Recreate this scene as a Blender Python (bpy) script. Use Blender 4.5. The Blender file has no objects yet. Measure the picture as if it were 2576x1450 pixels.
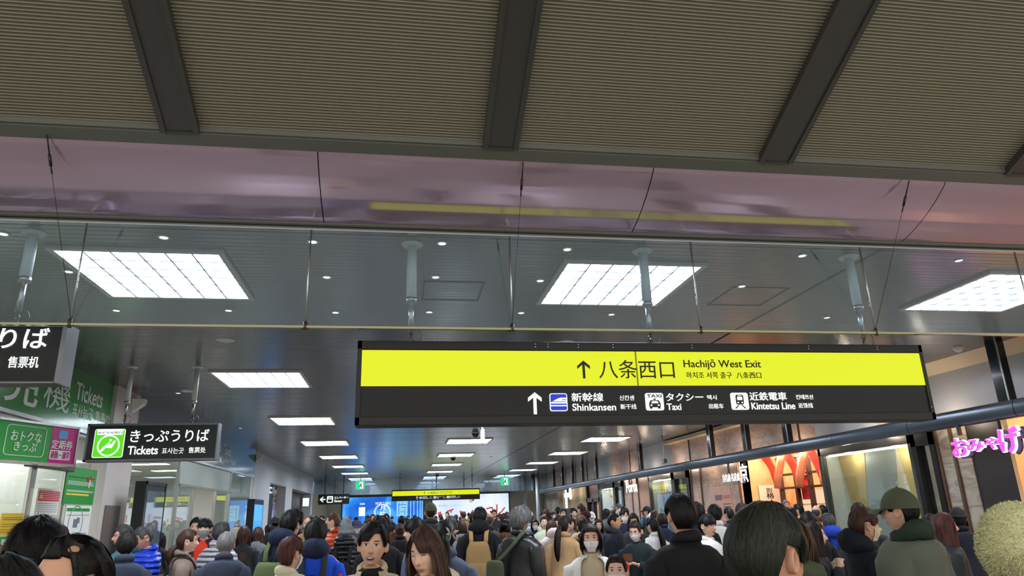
import bpy, bmesh, math, random
from mathutils import Vector, Matrix, noise
PI = math.pi
R = math.radians
sc = bpy.context.scene
COL = sc.collection

# ------------------------------------------------------------------ camera, world, exposure
W, H, F = 2576, 1450, 1773.3
CAM = Vector((0, 0, 1.62))
YAW, PITCH, ROLL = R(9.316), R(17.722), R(-1.720)
_fw = Vector((math.sin(YAW) * math.cos(PITCH), math.cos(YAW) * math.cos(PITCH), math.sin(PITCH)))
_r0 = Vector((math.cos(YAW), -math.sin(YAW), 0))
_u0 = _r0.cross(_fw)
_rt = math.cos(ROLL) * _r0 + math.sin(ROLL) * _u0
_up = -math.sin(ROLL) * _r0 + math.cos(ROLL) * _u0
cd = bpy.data.cameras.new('camera')
cam = bpy.data.objects.new('camera', cd)
COL.objects.link(cam)
cd.sensor_fit = 'HORIZONTAL'
cd.sensor_width = 36
cd.lens = F / W * 36
cd.clip_start = .05
cam.matrix_world = Matrix(((_rt.x, _up.x, -_fw.x, CAM.x), (_rt.y, _up.y, -_fw.y, CAM.y), (_rt.z, _up.z, -_fw.z, CAM.z), (0, 0, 0, 1)))
sc.camera = cam
sc.view_settings.view_transform = 'Standard'
sc.view_settings.look = 'None'
sc.view_settings.gamma = 1
sc.view_settings.use_curve_mapping = False
sc.view_settings.exposure = 0.0
world = bpy.data.worlds.new('world')
sc.world = world
world.use_nodes = True
world.node_tree.nodes['Background'].inputs[0].default_value = (.95, .93, .86, 1)
world.node_tree.nodes['Background'].inputs[1].default_value = 1.3
PANEL_L = 24.0          # radiance of the square ceiling lights
LAMP_W = 60.0           # watts of each small downlight
try:
    sc.cycles.use_denoising = True
    sc.cycles.max_bounces = 8
    sc.cycles.diffuse_bounces = 3
    sc.cycles.glossy_bounces = 4
    sc.cycles.transparent_max_bounces = 12
    sc.cycles.sample_clamp_indirect = 4
    sc.cycles.caustics_reflective = False
    sc.cycles.caustics_refractive = False
except Exception:
    pass

def ray(px, py):
    return _fw + (px - W / 2) / F * _rt - (py - H / 2) / F * _up
def onX(px, py, X):
    d = ray(px, py); return CAM + d * (X / d.x)
def onY(px, py, Y):
    d = ray(px, py); return CAM + d * (Y / d.y)
def onZ(px, py, Z):
    d = ray(px, py); return CAM + d * ((Z - CAM.z) / d.z)

# ------------------------------------------------------------------ helpers
def S(r, g, b):
    return tuple(((c / 255) / 12.92 if c <= 10 else (((c / 255) + .055) / 1.055) ** 2.4) for c in (r, g, b))
def smooth(a, b, x):
    t = max(0., min(1., (x - a) / (b - a))); return t * t * (3 - 2 * t)
def lerp(a, b, t):
    return a + (b - a) * t

_mats = {}
def M(name, col=(.5, .5, .5), rough=.5, metal=0., emit=None, es=1., var=0., vs=12., bump=0., bs=60., spec=.5, coat=0., vcol=None, coords='Object'):
    if name in _mats: return _mats[name]
    m = bpy.data.materials.new(name); m.use_nodes = True; _mats[name] = m
    nt = m.node_tree; b = nt.nodes['Principled BSDF']; L = nt.links
    b.inputs['Base Color'].default_value = (*col, 1)
    b.inputs['Roughness'].default_value = rough
    b.inputs['Metallic'].default_value = metal
    b.inputs['Specular IOR Level'].default_value = spec
    if coat:
        b.inputs['Coat Weight'].default_value = coat
        b.inputs['Coat Roughness'].default_value = .08
    if emit:
        b.inputs['Emission Color'].default_value = (*emit, 1)
        b.inputs['Emission Strength'].default_value = es
    if var or bump:
        tc = nt.nodes.new('ShaderNodeTexCoord')
    if var:
        n = nt.nodes.new('ShaderNodeTexNoise'); n.inputs['Scale'].default_value = vs; n.inputs['Detail'].default_value = 5
        L.new(tc.outputs[coords], n.inputs['Vector'])
        mx = nt.nodes.new('ShaderNodeMix'); mx.data_type = 'RGBA'
        c2 = vcol or tuple(c * .45 for c in col)
        mx.inputs[6].default_value = (*col, 1); mx.inputs[7].default_value = (*c2, 1)
        mr = nt.nodes.new('ShaderNodeMapRange'); mr.inputs[1].default_value = .35; mr.inputs[2].default_value = .7; mr.inputs[4].default_value = var
        L.new(n.outputs[0], mr.inputs[0]); L.new(mr.outputs[0], mx.inputs[0]); L.new(mx.outputs[2], b.inputs['Base Color'])
    if bump:
        n2 = nt.nodes.new('ShaderNodeTexNoise'); n2.inputs['Scale'].default_value = bs; n2.inputs['Detail'].default_value = 4
        L.new(tc.outputs[coords], n2.inputs['Vector'])
        bp = nt.nodes.new('ShaderNodeBump'); bp.inputs['Strength'].default_value = bump; bp.inputs['Distance'].default_value = .01
        L.new(n2.outputs[0], bp.inputs['Height']); L.new(bp.outputs[0], b.inputs['Normal'])
    return m
def glow(name, col, es, base=None):
    return M(name, base or tuple(min(c, .8) * .15 for c in col), .4, 0, col, es)

def glass_mat(name, tint=(.93, .97, .96), refl=1.0, haze=0.0):
    if name in _mats: return _mats[name]
    m = bpy.data.materials.new(name); m.use_nodes = True; _mats[name] = m
    nt = m.node_tree; nt.nodes.clear(); L = nt.links
    out = nt.nodes.new('ShaderNodeOutputMaterial'); mix = nt.nodes.new('ShaderNodeMixShader')
    tr = nt.nodes.new('ShaderNodeBsdfTransparent'); tr.inputs[0].default_value = (*tint, 1)
    gl = nt.nodes.new('ShaderNodeBsdfGlossy'); gl.inputs['Roughness'].default_value = .0; gl.inputs[0].default_value = (.95, 1, .98, 1)
    lw = nt.nodes.new('ShaderNodeLayerWeight'); lw.inputs[0].default_value = .5
    pw = nt.nodes.new('ShaderNodeMath'); pw.operation = 'POWER'; pw.inputs[1].default_value = 4.0
    L.new(lw.outputs['Facing'], pw.inputs[0])
    mu = nt.nodes.new('ShaderNodeMath'); mu.operation = 'MULTIPLY_ADD'; mu.inputs[1].default_value = .8 * refl; mu.inputs[2].default_value = .05 * refl; mu.use_clamp = True
    L.new(pw.outputs[0], mu.inputs[0]); L.new(mu.outputs[0], mix.inputs[0])
    L.new(tr.outputs[0], mix.inputs[1]); L.new(gl.outputs[0], mix.inputs[2])
    last = mix
    if haze:
        df = nt.nodes.new('ShaderNodeBsdfDiffuse'); df.inputs[0].default_value = (.7, .75, .78, 1)
        m2 = nt.nodes.new('ShaderNodeMixShader'); m2.inputs[0].default_value = haze
        L.new(mix.outputs[0], m2.inputs[1]); L.new(df.outputs[0], m2.inputs[2]); last = m2
    L.new(last.outputs[0], out.inputs[0])
    return m

class MB:
    def __init__(s): s.v = []; s.f = []; s.m = []
    def add(s, vs, fs, mi=0):
        o = len(s.v); s.v += [tuple(p) for p in vs]
        for f in fs: s.f.append([i + o for i in f]); s.m.append(mi)
        return s
    def box(s, x0, y0, z0, x1, y1, z1, mi=0):
        x0, x1 = min(x0, x1), max(x0, x1); y0, y1 = min(y0, y1), max(y0, y1); z0, z1 = min(z0, z1), max(z0, z1)
        return s.add([(x0, y0, z0), (x1, y0, z0), (x1, y1, z0), (x0, y1, z0), (x0, y0, z1), (x1, y0, z1), (x1, y1, z1), (x0, y1, z1)],
              [(0, 3, 2, 1), (4, 5, 6, 7), (0, 1, 5, 4), (1, 2, 6, 5), (2, 3, 7, 6), (3, 0, 4, 7)], mi)
    def tube(s, pts, rads, n=10, mi=0, caps=True, flat=None, up=None):
        pts = [Vector(p) for p in pts]
        if not isinstance(rads, (list, tuple)): rads = [rads] * len(pts)
        vs = []; fs = []; U = Vector(up) if up else None
        for i, p in enumerate(pts):
            t = (pts[min(i + 1, len(pts) - 1)] - pts[max(i - 1, 0)]).normalized()
            if U is None: U = Vector((1, 0, 0)) if abs(t.x) < .8 else Vector((0, 1, 0))
            U = (U - t * U.dot(t)).normalized(); Vv = t.cross(U)
            for j in range(n):
                a = 2 * PI * j / n
                vs.append(p + rads[i] * (math.cos(a) * U + math.sin(a) * Vv * (flat or 1)))
        for i in range(len(pts) - 1):
            for j in range(n):
                k = (j + 1) % n
                fs.append((i * n + j, i * n + k, (i + 1) * n + k, (i + 1) * n + j))
        if caps: fs.append(tuple(range(n))[::-1]); fs.append(tuple((len(pts) - 1) * n + j for j in range(n)))
        return s.add(vs, fs, mi)
    def grid(s, rows, mi=0, wrap=False):
        n = len(rows[0]); vs = [p for r_ in rows for p in r_]; fs = []
        for i in range(len(rows) - 1):
            for j in range(n if wrap else n - 1):
                k = (j + 1) % n
                fs.append((i * n + j, i * n + k, (i + 1) * n + k, (i + 1) * n + j))
        return s.add(vs, fs, mi)
    def lathe(s, prof, n=20, c=(0, 0, 0), mi=0):
        rows = [[(c[0] + r_ * math.cos(2 * PI * j / n), c[1] + r_ * math.sin(2 * PI * j / n), c[2] + z) for j in range(n)] for r_, z in prof]
        return s.grid(rows, mi, True)
    def ball(s, c, r, nu=14, nv=9, mi=0):
        if not isinstance(r, (list, tuple)): r = (r, r, r)
        rows = [[(c[0] + r[0] * math.sin(t) * math.cos(2 * PI * j / nu), c[1] + r[1] * math.sin(t) * math.sin(2 * PI * j / nu), c[2] + r[2] * math.cos(t)) for j in range(nu)] for t in [max(.02, min(PI - .02, PI * i / nv)) for i in range(nv + 1)]]
        return s.grid(rows, mi, True)
    def prism(s, poly, y0, y1, mi=0):
        n = len(poly)
        vs = [(x, y0, z) for x, z in poly] + [(x, y1, z) for x, z in poly]
        fs = [tuple(range(n)), tuple(range(2 * n - 1, n - 1, -1))] + [(i, n + i, n + (i + 1) % n, (i + 1) % n) for i in range(n)]
        return s.add(vs, fs, mi)
    def ring(s, x, z, r0, r1, y0, y1, n=28, mi=0):
        for k in range(n):
            a, b = 2 * PI * k / n, 2 * PI * (k + 1) / n
            s.prism([(x + r0 * math.cos(a), z + r0 * math.sin(a)), (x + r1 * math.cos(a), z + r1 * math.sin(a)), (x + r1 * math.cos(b), z + r1 * math.sin(b)), (x + r0 * math.cos(b), z + r0 * math.sin(b))], y0, y1, mi)
        return s
    def mesh(s, name, mats, smooth_=False, recalc=True):
        me = bpy.data.meshes.new(name); me.from_pydata(s.v, [], s.f)
        if not isinstance(mats, (list, tuple)): mats = [mats]
        for m in mats: me.materials.append(m)
        if recalc:
            bm = bmesh.new(); bm.from_mesh(me); bmesh.ops.recalc_face_normals(bm, faces=bm.faces); bm.to_mesh(me); bm.free()
        me.polygons.foreach_set('material_index', s.m)
        if smooth_: me.polygons.foreach_set('use_smooth', [True] * len(s.f))
        me.update(); return me
    def obj(s, name, mats, parent=None, smooth_=False, bevel=0, recalc=True):
        return link(name, s.mesh(name, mats, smooth_, recalc), parent, bevel)

def link(name, me, parent=None, bevel=0):
    o = bpy.data.objects.new(name, me); COL.objects.link(o); o.parent = parent
    if bevel:
        b = o.modifiers.new('bevel', 'BEVEL'); b.width = bevel; b.segments = 2; b.limit_method = 'ANGLE'
    return o
def tag(o, label, cat, group=None, kind=None):
    o['label'] = label; o['category'] = cat
    if group: o['group'] = group
    if kind: o['kind'] = kind
    return o
def thing(name, label, cat, loc=(0, 0, 0), rz=0., group=None):
    o = bpy.data.objects.new(name, None); COL.objects.link(o)
    o.location = loc; o.rotation_euler = (0, 0, rz); o.empty_display_size = .1
    return tag(o, label, cat, group)
def struct(name, mb, mats, smooth_=False, recalc=True):
    o = mb.obj(name, mats, None, smooth_, 0, recalc); o['kind'] = 'structure'; return o
def copy_tree(o, parent=None):
    c = o.copy(); COL.objects.link(c); c.parent = parent
    for ch in list(o.children): copy_tree(ch, c)
    return c

def text_mesh(s, bold=0., ext=.01):
    cu = bpy.data.curves.new('lettering', 'FONT'); cu.body = s; cu.size = 1; cu.offset = bold; cu.extrude = ext; cu.resolution_u = 4
    ob = bpy.data.objects.new('lettering', cu); COL.objects.link(ob)
    dg = bpy.context.evaluated_depsgraph_get()
    me = bpy.data.meshes.new_from_object(ob.evaluated_get(dg))
    bpy.data.objects.remove(ob); bpy.data.curves.remove(cu)
    return me
def text(parent, s, box, mat, y=-.004, bold=0., name='lettering', depth=.006, shear=0.):
    """lettering whose ink fills box (x0,z0,x1,z1) of the parent's front plane, facing local -Y"""
    me = text_mesh(s, bold)
    xs = [v.co.x for v in me.vertices]; ys = [v.co.y for v in me.vertices]
    if not xs: return None
    ax, bx, ay, by = min(xs), max(xs), min(ys), max(ys)
    x0, z0, x1, z1 = box
    for v in me.vertices:
        tx = (v.co.x - ax) / max(bx - ax, 1e-6); tz = (v.co.y - ay) / max(by - ay, 1e-6)
        v.co = (lerp(x0, x1, tx) + shear * (tz - .5) * (z1 - z0), y - depth * (v.co.z / .01 + 1) / 2, lerp(z0, z1, tz))
    me.materials.clear(); me.materials.append(mat)
    me.update()
    return link(name, me, parent)
# ------------------------------------------------------------------ surface materials
def strip_ceiling_mat():
    m = bpy.data.materials.new('strip_ceiling'); m.use_nodes = True
    nt = m.node_tree; L = nt.links; b = nt.nodes['Principled BSDF']
    g = nt.nodes.new('ShaderNodeNewGeometry'); sx = nt.nodes.new('ShaderNodeSeparateXYZ'); L.new(g.outputs['Position'], sx.inputs[0])
    def math_(op, a, v=None):
        n = nt.nodes.new('ShaderNodeMath'); n.operation = op
        if isinstance(a, (int, float)): n.inputs[0].default_value = a
        else: L.new(a, n.inputs[0])
        if v is not None:
            if isinstance(v, (int, float)): n.inputs[1].default_value = v
            else: L.new(v, n.inputs[1])
        return n.outputs[0]
    f = math_('FRACT', math_('MULTIPLY', sx.outputs['Y'], 10.5))
    edge = math_('ABSOLUTE', math_('SUBTRACT', f, .5))           # .5 at the joint between two strips
    mr = nt.nodes.new('ShaderNodeMapRange'); mr.inputs[1].default_value = .40; mr.inputs[2].default_value = .47
    L.new(edge, mr.inputs[0])
    sid = math_('FLOOR', math_('MULTIPLY', sx.outputs['Y'], 10.5))
    wn = nt.nodes.new('ShaderNodeTexWhiteNoise'); wn.noise_dimensions = '1D'; L.new(sid, wn.inputs['W'])
    mx = nt.nodes.new('ShaderNodeMix'); mx.data_type = 'RGBA'
    mx.inputs[6].default_value = (.205, .20, .205, 1); mx.inputs[7].default_value = (.018, .018, .019, 1)
    L.new(mr.outputs[0], mx.inputs[0]); L.new(mx.outputs[2], b.inputs['Base Color'])
    b.inputs['Metallic'].default_value = .85
    rr = math_('ADD', math_('MULTIPLY', wn.outputs[0], .06), .20); L.new(rr, b.inputs['Roughness'])
    bp = nt.nodes.new('ShaderNodeBump'); bp.inputs['Strength'].default_value = .35; bp.inputs['Distance'].default_value = .006; bp.invert = True
    L.new(mr.outputs[0], bp.inputs['Height']); L.new(bp.outputs[0], b.inputs['Normal'])
    b.inputs['Anisotropic'].default_value = .55
    tg = nt.nodes.new('ShaderNodeTangent'); tg.direction_type = 'UV_MAP'; L.new(tg.outputs[0], b.inputs['Tangent'])
    return m
def stone_mat(name, c1, c2, joint=.9, rough=.28):
    m = bpy.data.materials.new(name); m.use_nodes = True; _mats[name] = m
    nt = m.node_tree; L = nt.links; b = nt.nodes['Principled BSDF']
    tc = nt.nodes.new('ShaderNodeNewGeometry')
    mp = nt.nodes.new('ShaderNodeMapping'); mp.inputs['Scale'].default_value = (1, .8, 2.2); mp.inputs['Rotation'].default_value = (.5, 0, 0); L.new(tc.outputs['Position'], mp.inputs[0])
    n = nt.nodes.new('ShaderNodeTexNoise'); n.inputs['Scale'].default_value = 2.2; n.inputs['Detail'].default_value = 8; n.inputs['Distortion'].default_value = 1.6
    L.new(mp.outputs[0], n.inputs['Vector'])
    cr = nt.nodes.new('ShaderNodeMapRange'); cr.inputs[1].default_value = .4; cr.inputs[2].default_value = .62; L.new(n.outputs[0], cr.inputs[0])
    mx = nt.nodes.new('ShaderNodeMix'); mx.data_type = 'RGBA'; mx.inputs[6].default_value = (*c1, 1); mx.inputs[7].default_value = (*c2, 1)
    L.new(cr.outputs[0], mx.inputs[0])
    sx = nt.nodes.new('ShaderNodeSeparateXYZ'); L.new(tc.outputs['Position'], sx.inputs[0])
    a = nt.nodes.new('ShaderNodeMath'); a.operation = 'MULTIPLY'; a.inputs[1].default_value = 1 / .75; L.new(sx.outputs['Z'], a.inputs[0])
    fr = nt.nodes.new('ShaderNodeMath'); fr.operation = 'FRACT'; L.new(a.outputs[0], fr.inputs[0])
    lt = nt.nodes.new('ShaderNodeMath'); lt.operation = 'LESS_THAN'; lt.inputs[1].default_value = .012; L.new(fr.outputs[0], lt.inputs[0])
    m2 = nt.nodes.new('ShaderNodeMix'); m2.data_type = 'RGBA'; m2.inputs[7].default_value = tuple(c * .35 for c in c1) + (1,)
    L.new(lt.outputs[0], m2.inputs[0]); L.new(mx.outputs[2], m2.inputs[6]); L.new(m2.outputs[2], b.inputs['Base Color'])
    b.inputs['Roughness'].default_value = rough
    return m
ceil_mat = strip_ceiling_mat()
stone = stone_mat('beige_marble', S(206, 176, 158), S(178, 146, 128))
stone_grey = stone_mat('grey_marble', S(176, 166, 152), S(142, 132, 120))
mauve = M('mauve_lit_metal', S(200, 174, 192), .13, .6, bump=.006, bs=1.2)  # mauve base colour holds the pink light falling on pale metal
louvre = M('olive_slats', S(136, 130, 110), .5, .25)
steel_dark = M('dark_steel', S(84, 82, 79), .42, .5, bump=.02, bs=30)
trim_grey = M('trim_grey', S(112, 112, 104), .5, .2)
white_wall = M('white_wall', S(205, 204, 208), .5, var=.06, vs=3)
pale_panel = M('pale_panel', S(188, 190, 194), .25)
cream = M('cream_plaster', S(222, 204, 176), .6)
black_frame = M('black_frame', S(26, 24, 25), .35)
bronze = M('bronze_strip', S(120, 96, 80), .3, .7)
chrome = M('brushed_steel', S(190, 190, 188), .25, .9)
darkgrey = M('dark_grey_panel', S(62, 66, 74), .3, .3)
black = M('sign_black', S(15, 15, 16), .55, bump=.05, bs=300)
glass = glass_mat('clear_glass')
glass_curtain = glass_mat('smoke_glass', (.80, .87, .92), .55, .012)

# ------------------------------------------------------------------ floor, main ceiling, mauve soffit, slatted front ceiling
XL, XR, ZC, Y0, Y1 = -5.05, 9.9, 4.0, 5.66, 48.0
floor_mat = M('floor_tile', S(150, 146, 140), .22, var=.25, vs=1.5)
struct('floor', MB().box(-13, -4, -.12, 15, 52, 0), floor_mat)
cb = MB().box(-5.6, Y0, ZC, 11.5, 52.3, ZC + .15)
ce = struct('ceiling', cb, ceil_mat)
uvl = ce.data.uv_layers.new(name='UVMap')
for lp in ce.data.loops:
    co = ce.data.vertices[lp.vertex_index].co; uvl.data[lp.index].uv = (co.x * .1, co.y * .1)
struct('trim_1', MB().box(4.665, Y0 + .02, ZC - .006, 4.69, Y1, ZC + .01), M('seam_dark', S(45, 44, 44), .5, .5))
curve = [(4.0, 5.665), (4.008, 5.60), (4.044, 5.47), (4.085, 5.36), (4.135, 5.25), (4.185, 5.155), (4.24, 5.07), (4.275, 5.02), (4.31, 4.985)]
cz = []
for i in range(len(curve) - 1):
    for k in range(4):
        t = k / 4; cz.append((lerp(curve[i][0], curve[i + 1][0], t), lerp(curve[i][1], curve[i + 1][1], t)))
cz.append(curve[-1])
joints = [-9.0, -6.1, -3.36, -.659, 2.035, 4.733, 7.43, 10.13, 13.0]
for i in range(len(joints) - 1):
    a, b_ = joints[i] + .004, joints[i + 1] - .004
    rows = [[(lerp(a, b_, k / 6), y, z) for k in range(7)] for z, y in cz]
    rows2 = [[(lerp(a, b_, k / 6), y + .05, z + .06) for k in range(7)] for z, y in cz]
    if i: struct('trim_8', MB().grid([[(joints[i] + q, y + .012, z + .014) for q in (-.03, .03)] for z, y in cz]), M('seam_dark', S(45, 44, 44), .5, .5))
    struct('ceiling_soffit', MB().grid(rows), mauve, True)
struct('trim_2', MB().box(-9, 4.98, 4.33, 13, 5.72, 4.45), M('soffit_backing', S(30, 29, 30), .8))
struct('trim_3', MB().box(-9, 5.66, 3.985, 13, 5.70, 4.1), trim_grey)
SL = R(23.2); sy_, sz_ = -math.cos(SL), math.sin(SL); B0 = Vector((0, 4.87, 4.375))
struct('trim_4', MB().add([(-9, 4.865, 4.335), (13, 4.865, 4.335), (13, 4.99, 4.305), (-9, 4.99, 4.305), (-9, 4.865, 4.42), (13, 4.865, 4.42), (13, 4.99, 4.42), (-9, 4.99, 4.42)],
       [(0, 1, 2, 3), (0, 4, 5, 1), (3, 2, 6, 7), (4, 7, 6, 5)]).box(-9, 4.84, 4.345, 13, 4.87, 4.44), trim_grey)
prof = []
pitch = .0255
for k in range(int(5.2 / pitch)):
    for dt, dn in ((0, .012), (.18, .002), (.42, -.004), (.62, .0), (.80, .010)):
        s_ = (k + dt) * pitch; prof.append((s_, dn))
rows = [[(x, B0.y + sy_ * s_ + dn * sz_, B0.z + sz_ * s_ - dn * sy_) for x in (-9, 13)] for s_, dn in prof]
struct('ceiling_front', MB().grid(rows), louvre)
rib_px = [(415, 498, 325), (1220, 1296, 380), (1912, 1983, 410), (2530, 2612, 446)]
names = ['leftmost', 'second from the left', 'third from the left', 'rightmost, just entering the upper right corner']
for (a, b_, y), nm in zip(rib_px, names):
    xa = onY(a, y, 4.87).x; xb = onY(b_, y, 4.87).x
    t = thing('ceiling_rib', 'wide dark steel rib across the slatted ceiling, ' + nm, 'beam', ((xa + xb) / 2, B0.y, B0.z), 0, 'dark ribs of the slatted ceiling')
    w = (xb - xa) / 2
    def slab(x0, x1, s0, s1, n0, n1):
        P = lambda x, s_, n: (x, sy_ * s_ + n * sz_ * -1, sz_ * s_ + n * sy_ )
        return [P(x, s_, n) for n in (n0, n1) for x, s_ in ((x0, s0), (x1, s0), (x1, s1), (x0, s1))]
    FB = [(0, 3, 2, 1), (4, 5, 6, 7), (0, 1, 5, 4), (1, 2, 6, 5), (2, 3, 7, 6), (3, 0, 4, 7)]
    MB().add(slab(-w + .02, w - .02, .0, 5.1, -.02, .045), FB).obj('web', steel_dark, t)
    MB().add(slab(-w - .02, -w + .02, 0, 5.1, -.02, .06), FB).add(slab(w - .02, w + .02, 0, 5.1, -.02, .06), FB).obj('flange', steel_dark, t)
    MB().add(slab(-w + .01, w - .01, -.012, .012, .0, .055), FB).obj('end_plate', steel_dark, t)

# ------------------------------------------------------------------ glass smoke barrier and its wires
GY = 5.75
xs = [-8.0] + [onY(px, py, GY).x for px, py in ((198, 690), (776, 695), (1285, 715), (1749, 722), (2184, 740), (2568, 700))] + [10.6]
zb = onY(1350, 829, GY).z
t = thing('glass_smoke_barrier', 'clear glass smoke barrier hanging across the hall below the mauve soffit', 'glass barrier', (0, GY, zb))
h_ = 3.985 - zb
for i in range(len(xs) - 1):
    MB().box(xs[i] + .006, -.004, 0, xs[i + 1] - .006, .004, h_).obj('pane', glass_curtain, t)
for x in xs[1:-1]:
    MB().tube([(x, -.004, .02), (x, -.004, h_)], .007, 8).obj('rod', chrome, t, True)
    MB().tube([(x, -.01, -.03), (x, -.01, .04)], .016, 8).box(x - .03, -.018, -.012, x + .03, .012, .006).obj('clip', M('dull_bronze', S(92, 76, 58), .4, .6), t, True)
MB().box(xs[0], -.02, -.012, xs[-1], .02, .006).obj('bottom_rail', M('brass_rail', S(150, 148, 120), .25, .8), t)
MB().box(xs[0], -.03, h_ - .03, xs[-1], .03, h_ + .01).obj('top_rail', chrome, t)
for (a, b_), nm in zip((((118, 340), (178, 800)), ((1316, 408), (1288, 820)), ((2287, 455), (2202, 830))), ('left end', 'middle', 'right end')):
    p0 = onY(*a, 4.95); p1 = onY(*b_, GY - .03)
    t = thing('suspension_wire', 'thin steel wire with turnbuckle bracing the glass barrier at its ' + nm, 'wire', p0, 0, 'bracing wires of the glass barrier')
    d = p1 - p0
    MB().tube([(0, 0, 0), d], .0022, 6).obj('wire', M('wire_dark', S(60, 56, 54), .4, .7), t, True)
    MB().tube([d * .0, d * .10], .006, 6).tube([d * .10, d * .16], .011, 8).tube([d * .16, d * .2], .006, 6).obj('turnbuckle', M('wire_dark'), t, True)

# ------------------------------------------------------------------ square ceiling lights and downlights
lum = glow('light_diffuser', (.82, .91, 1.0), PANEL_L)
frame_m = M('light_frame', S(196, 192, 184), .4, .4)
grid_m = M('light_grid', S(104, 110, 124), .6)
def make_light():
    t = thing('ceiling_light', '', 'ceiling light', (0, 0, 0), 0, 'square gridded ceiling lights')
    s_, f = .70, .055
    MB().box(-s_, -s_, -.012, s_, s_, -.004).obj('diffuser', lum, t)
    fr = MB()
    for a in ((-s_ - f, -s_ - f, s_ + f, -s_), (-s_ - f, s_, s_ + f, s_ + f), (-s_ - f, -s_, -s_, s_), (s_, -s_, s_ + f, s_)):
        fr.box(a[0], a[1], -.03, a[2], a[3], .0)
    fr.obj('frame', frame_m, t)
    g = MB()
    for k in range(1, 6):
        q = -s_ + k * 2 * s_ / 6
        g.box(q - .0065, -s_, -.028, q + .0065, s_, -.012); g.box(-s_, q - .0065, -.027, s_, q + .0065, -.0125)
    g.obj('grid', grid_m, t)
    return t
ordn = ['nearest', 'second', 'third', 'fourth', 'fifth', 'sixth', 'seventh', 'eighth']
proto = None
for ri, (rx, rn) in enumerate(((-2.38, 'left'), (2.33, 'middle'), (7.10, 'right'))):
    for k in range(8):
        y = 7.14 + 5.70 * k
        if proto is None: t = proto = make_light()
        else: t = copy_tree(proto)
        t.location = (rx, y, ZC)
        t['label'] = 'square gridded ceiling light, %s in the %s row' % (ordn[k] + ('' if k == 0 else ' from the front'), rn)
spots_px = [(8, 588), (412, 597), (787, 608), (1112, 612), (1427, 627), (2018, 643), (2412, 655), (173, 683), (822, 697), (1096, 697), (1359, 706), (1866, 720),
            (293, 781), (575, 781), (844, 786), (1080, 785), (1311, 787), (1538, 791), (2080, 799)]
seen = []
for p in spots_px: seen.append(onZ(*p, ZC))
rows_y = {}
for p in seen: rows_y.setdefault(6 if p.y < 6.6 else (7 if p.y < 7.6 else 8), []).append(p)
for k in (14.3, 20.0, 25.7, 31.4):
    rows_y[k] = [Vector((x, k, ZC)) for x in (-4.2, .0, 4.0, 8.6)]
lens_m = glow('downlight_lens', (1, .96, .88), 4)
ring_m = M('downlight_ring', S(205, 205, 200), .4)
proto = None
rn_ = {6: 'first row behind the soffit', 7: 'second row behind the soffit', 8: 'third row behind the soffit', 14.3: 'row beyond the second lights', 20.0: 'row beyond the third lights', 25.7: 'row beyond the fourth lights', 31.4: 'row beyond the fifth lights'}
num = ['leftmost', 'second from left', 'third from left', 'fourth from left', 'fifth from left', 'sixth from left', 'seventh from left', 'eighth from left']
for k, ps in rows_y.items():
    for i, p in enumerate(sorted(ps, key=lambda q: q.x)):
        if proto is None:
            t = proto = thing('downlight', '', 'downlight', p, 0, 'small round downlights')
            MB().lathe([(.034, -.004), (.048, -.012), (.055, -.006), (.055, .0)], 20).obj('ring', ring_m, t, True)
            MB().lathe([(.001, -.006), (.035, -.006)], 16).obj('lens', lens_m, t)
        else: t = copy_tree(proto)
        t.location = p
        t['label'] = 'small round ceiling downlight, %s in the %s' % (num[i], rn_[k])
for k in range(5):
    for x in (-3.9, .0, 4.5, 8.3):
        ld = bpy.data.lights.new('downlight_lamp', 'SPOT'); ld.energy = LAMP_W; ld.spot_size = R(110); ld.spot_blend = .6; ld.shadow_soft_size = .06; ld.color = (1, .95, .87)
        lo = bpy.data.objects.new('downlight_lamp', ld); COL.objects.link(lo); lo.location = (x, 9.4 + 5.7 * k, 3.95)
t = tag(MB().lathe([(.001, -.075), (.03, -.075), (.055, -.05), (.075, -.03), (.08, 0)], 20).obj('smoke_detector', M('off_white', S(225, 222, 212), .4), None, True), 'round white smoke detector on the ceiling right of the hanging yellow sign', 'smoke detector')
t.location = onZ(2410, 875, ZC)
for p, lb in (((567, 857), 'flat round speaker grille in the ceiling left of the yellow sign'), ((1423, 862), 'flat round speaker grille above the middle of the yellow sign'), ((472, 985), 'flat round speaker grille near the poles of the small black sign')):
    o = tag(MB().lathe([(.001, -.008), (.11, -.008), (.125, .0)], 24).obj('ceiling_speaker', ring_m, None, True), lb, 'speaker', 'round ceiling speakers'); o.location = onZ(*p, ZC)
for p, lb in (((1196, 1090), 'nearest'), ((1140, 1152), 'middle'), ((1100, 1195), 'farthest')):
    t = thing('dome_camera', 'dark dome camera on the ceiling by the middle lights, ' + lb + ' of three', 'camera', onZ(*p, ZC), 0, 'ceiling dome cameras')
    MB().ball((0, 0, -.04), .1, 14, 8).obj('dome', M('smoked_dome', S(38, 34, 34), .1), t, True)
    MB().lathe([(.12, -.02), (.13, 0)], 16).obj('base', ring_m, t, True)
# access hatch outlines in the strip ceiling
for q in (((1785, 768), (1845, 722), (1985, 727), (1905, 770)), ((1060, 755), (1078, 708), (1220, 712), (1200, 752))):
    ps = [onZ(*p, ZC - .002) for p in q]; hm = MB()
    x0, x1 = min(p.x for p in ps), max(p.x for p in ps); y0, y1 = min(p.y for p in ps), max(p.y for p in ps)
    for a in ((x0, y0, x1, y0 + .02), (x0, y1 - .02, x1, y1), (x0, y0, x0 + .02, y1), (x1 - .02, y0, x1, y1)):
        hm.box(a[0], a[1], ZC - .005, a[2], a[3], ZC)
    struct('ceiling_hatch', hm, M('seam_dark'))
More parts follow.
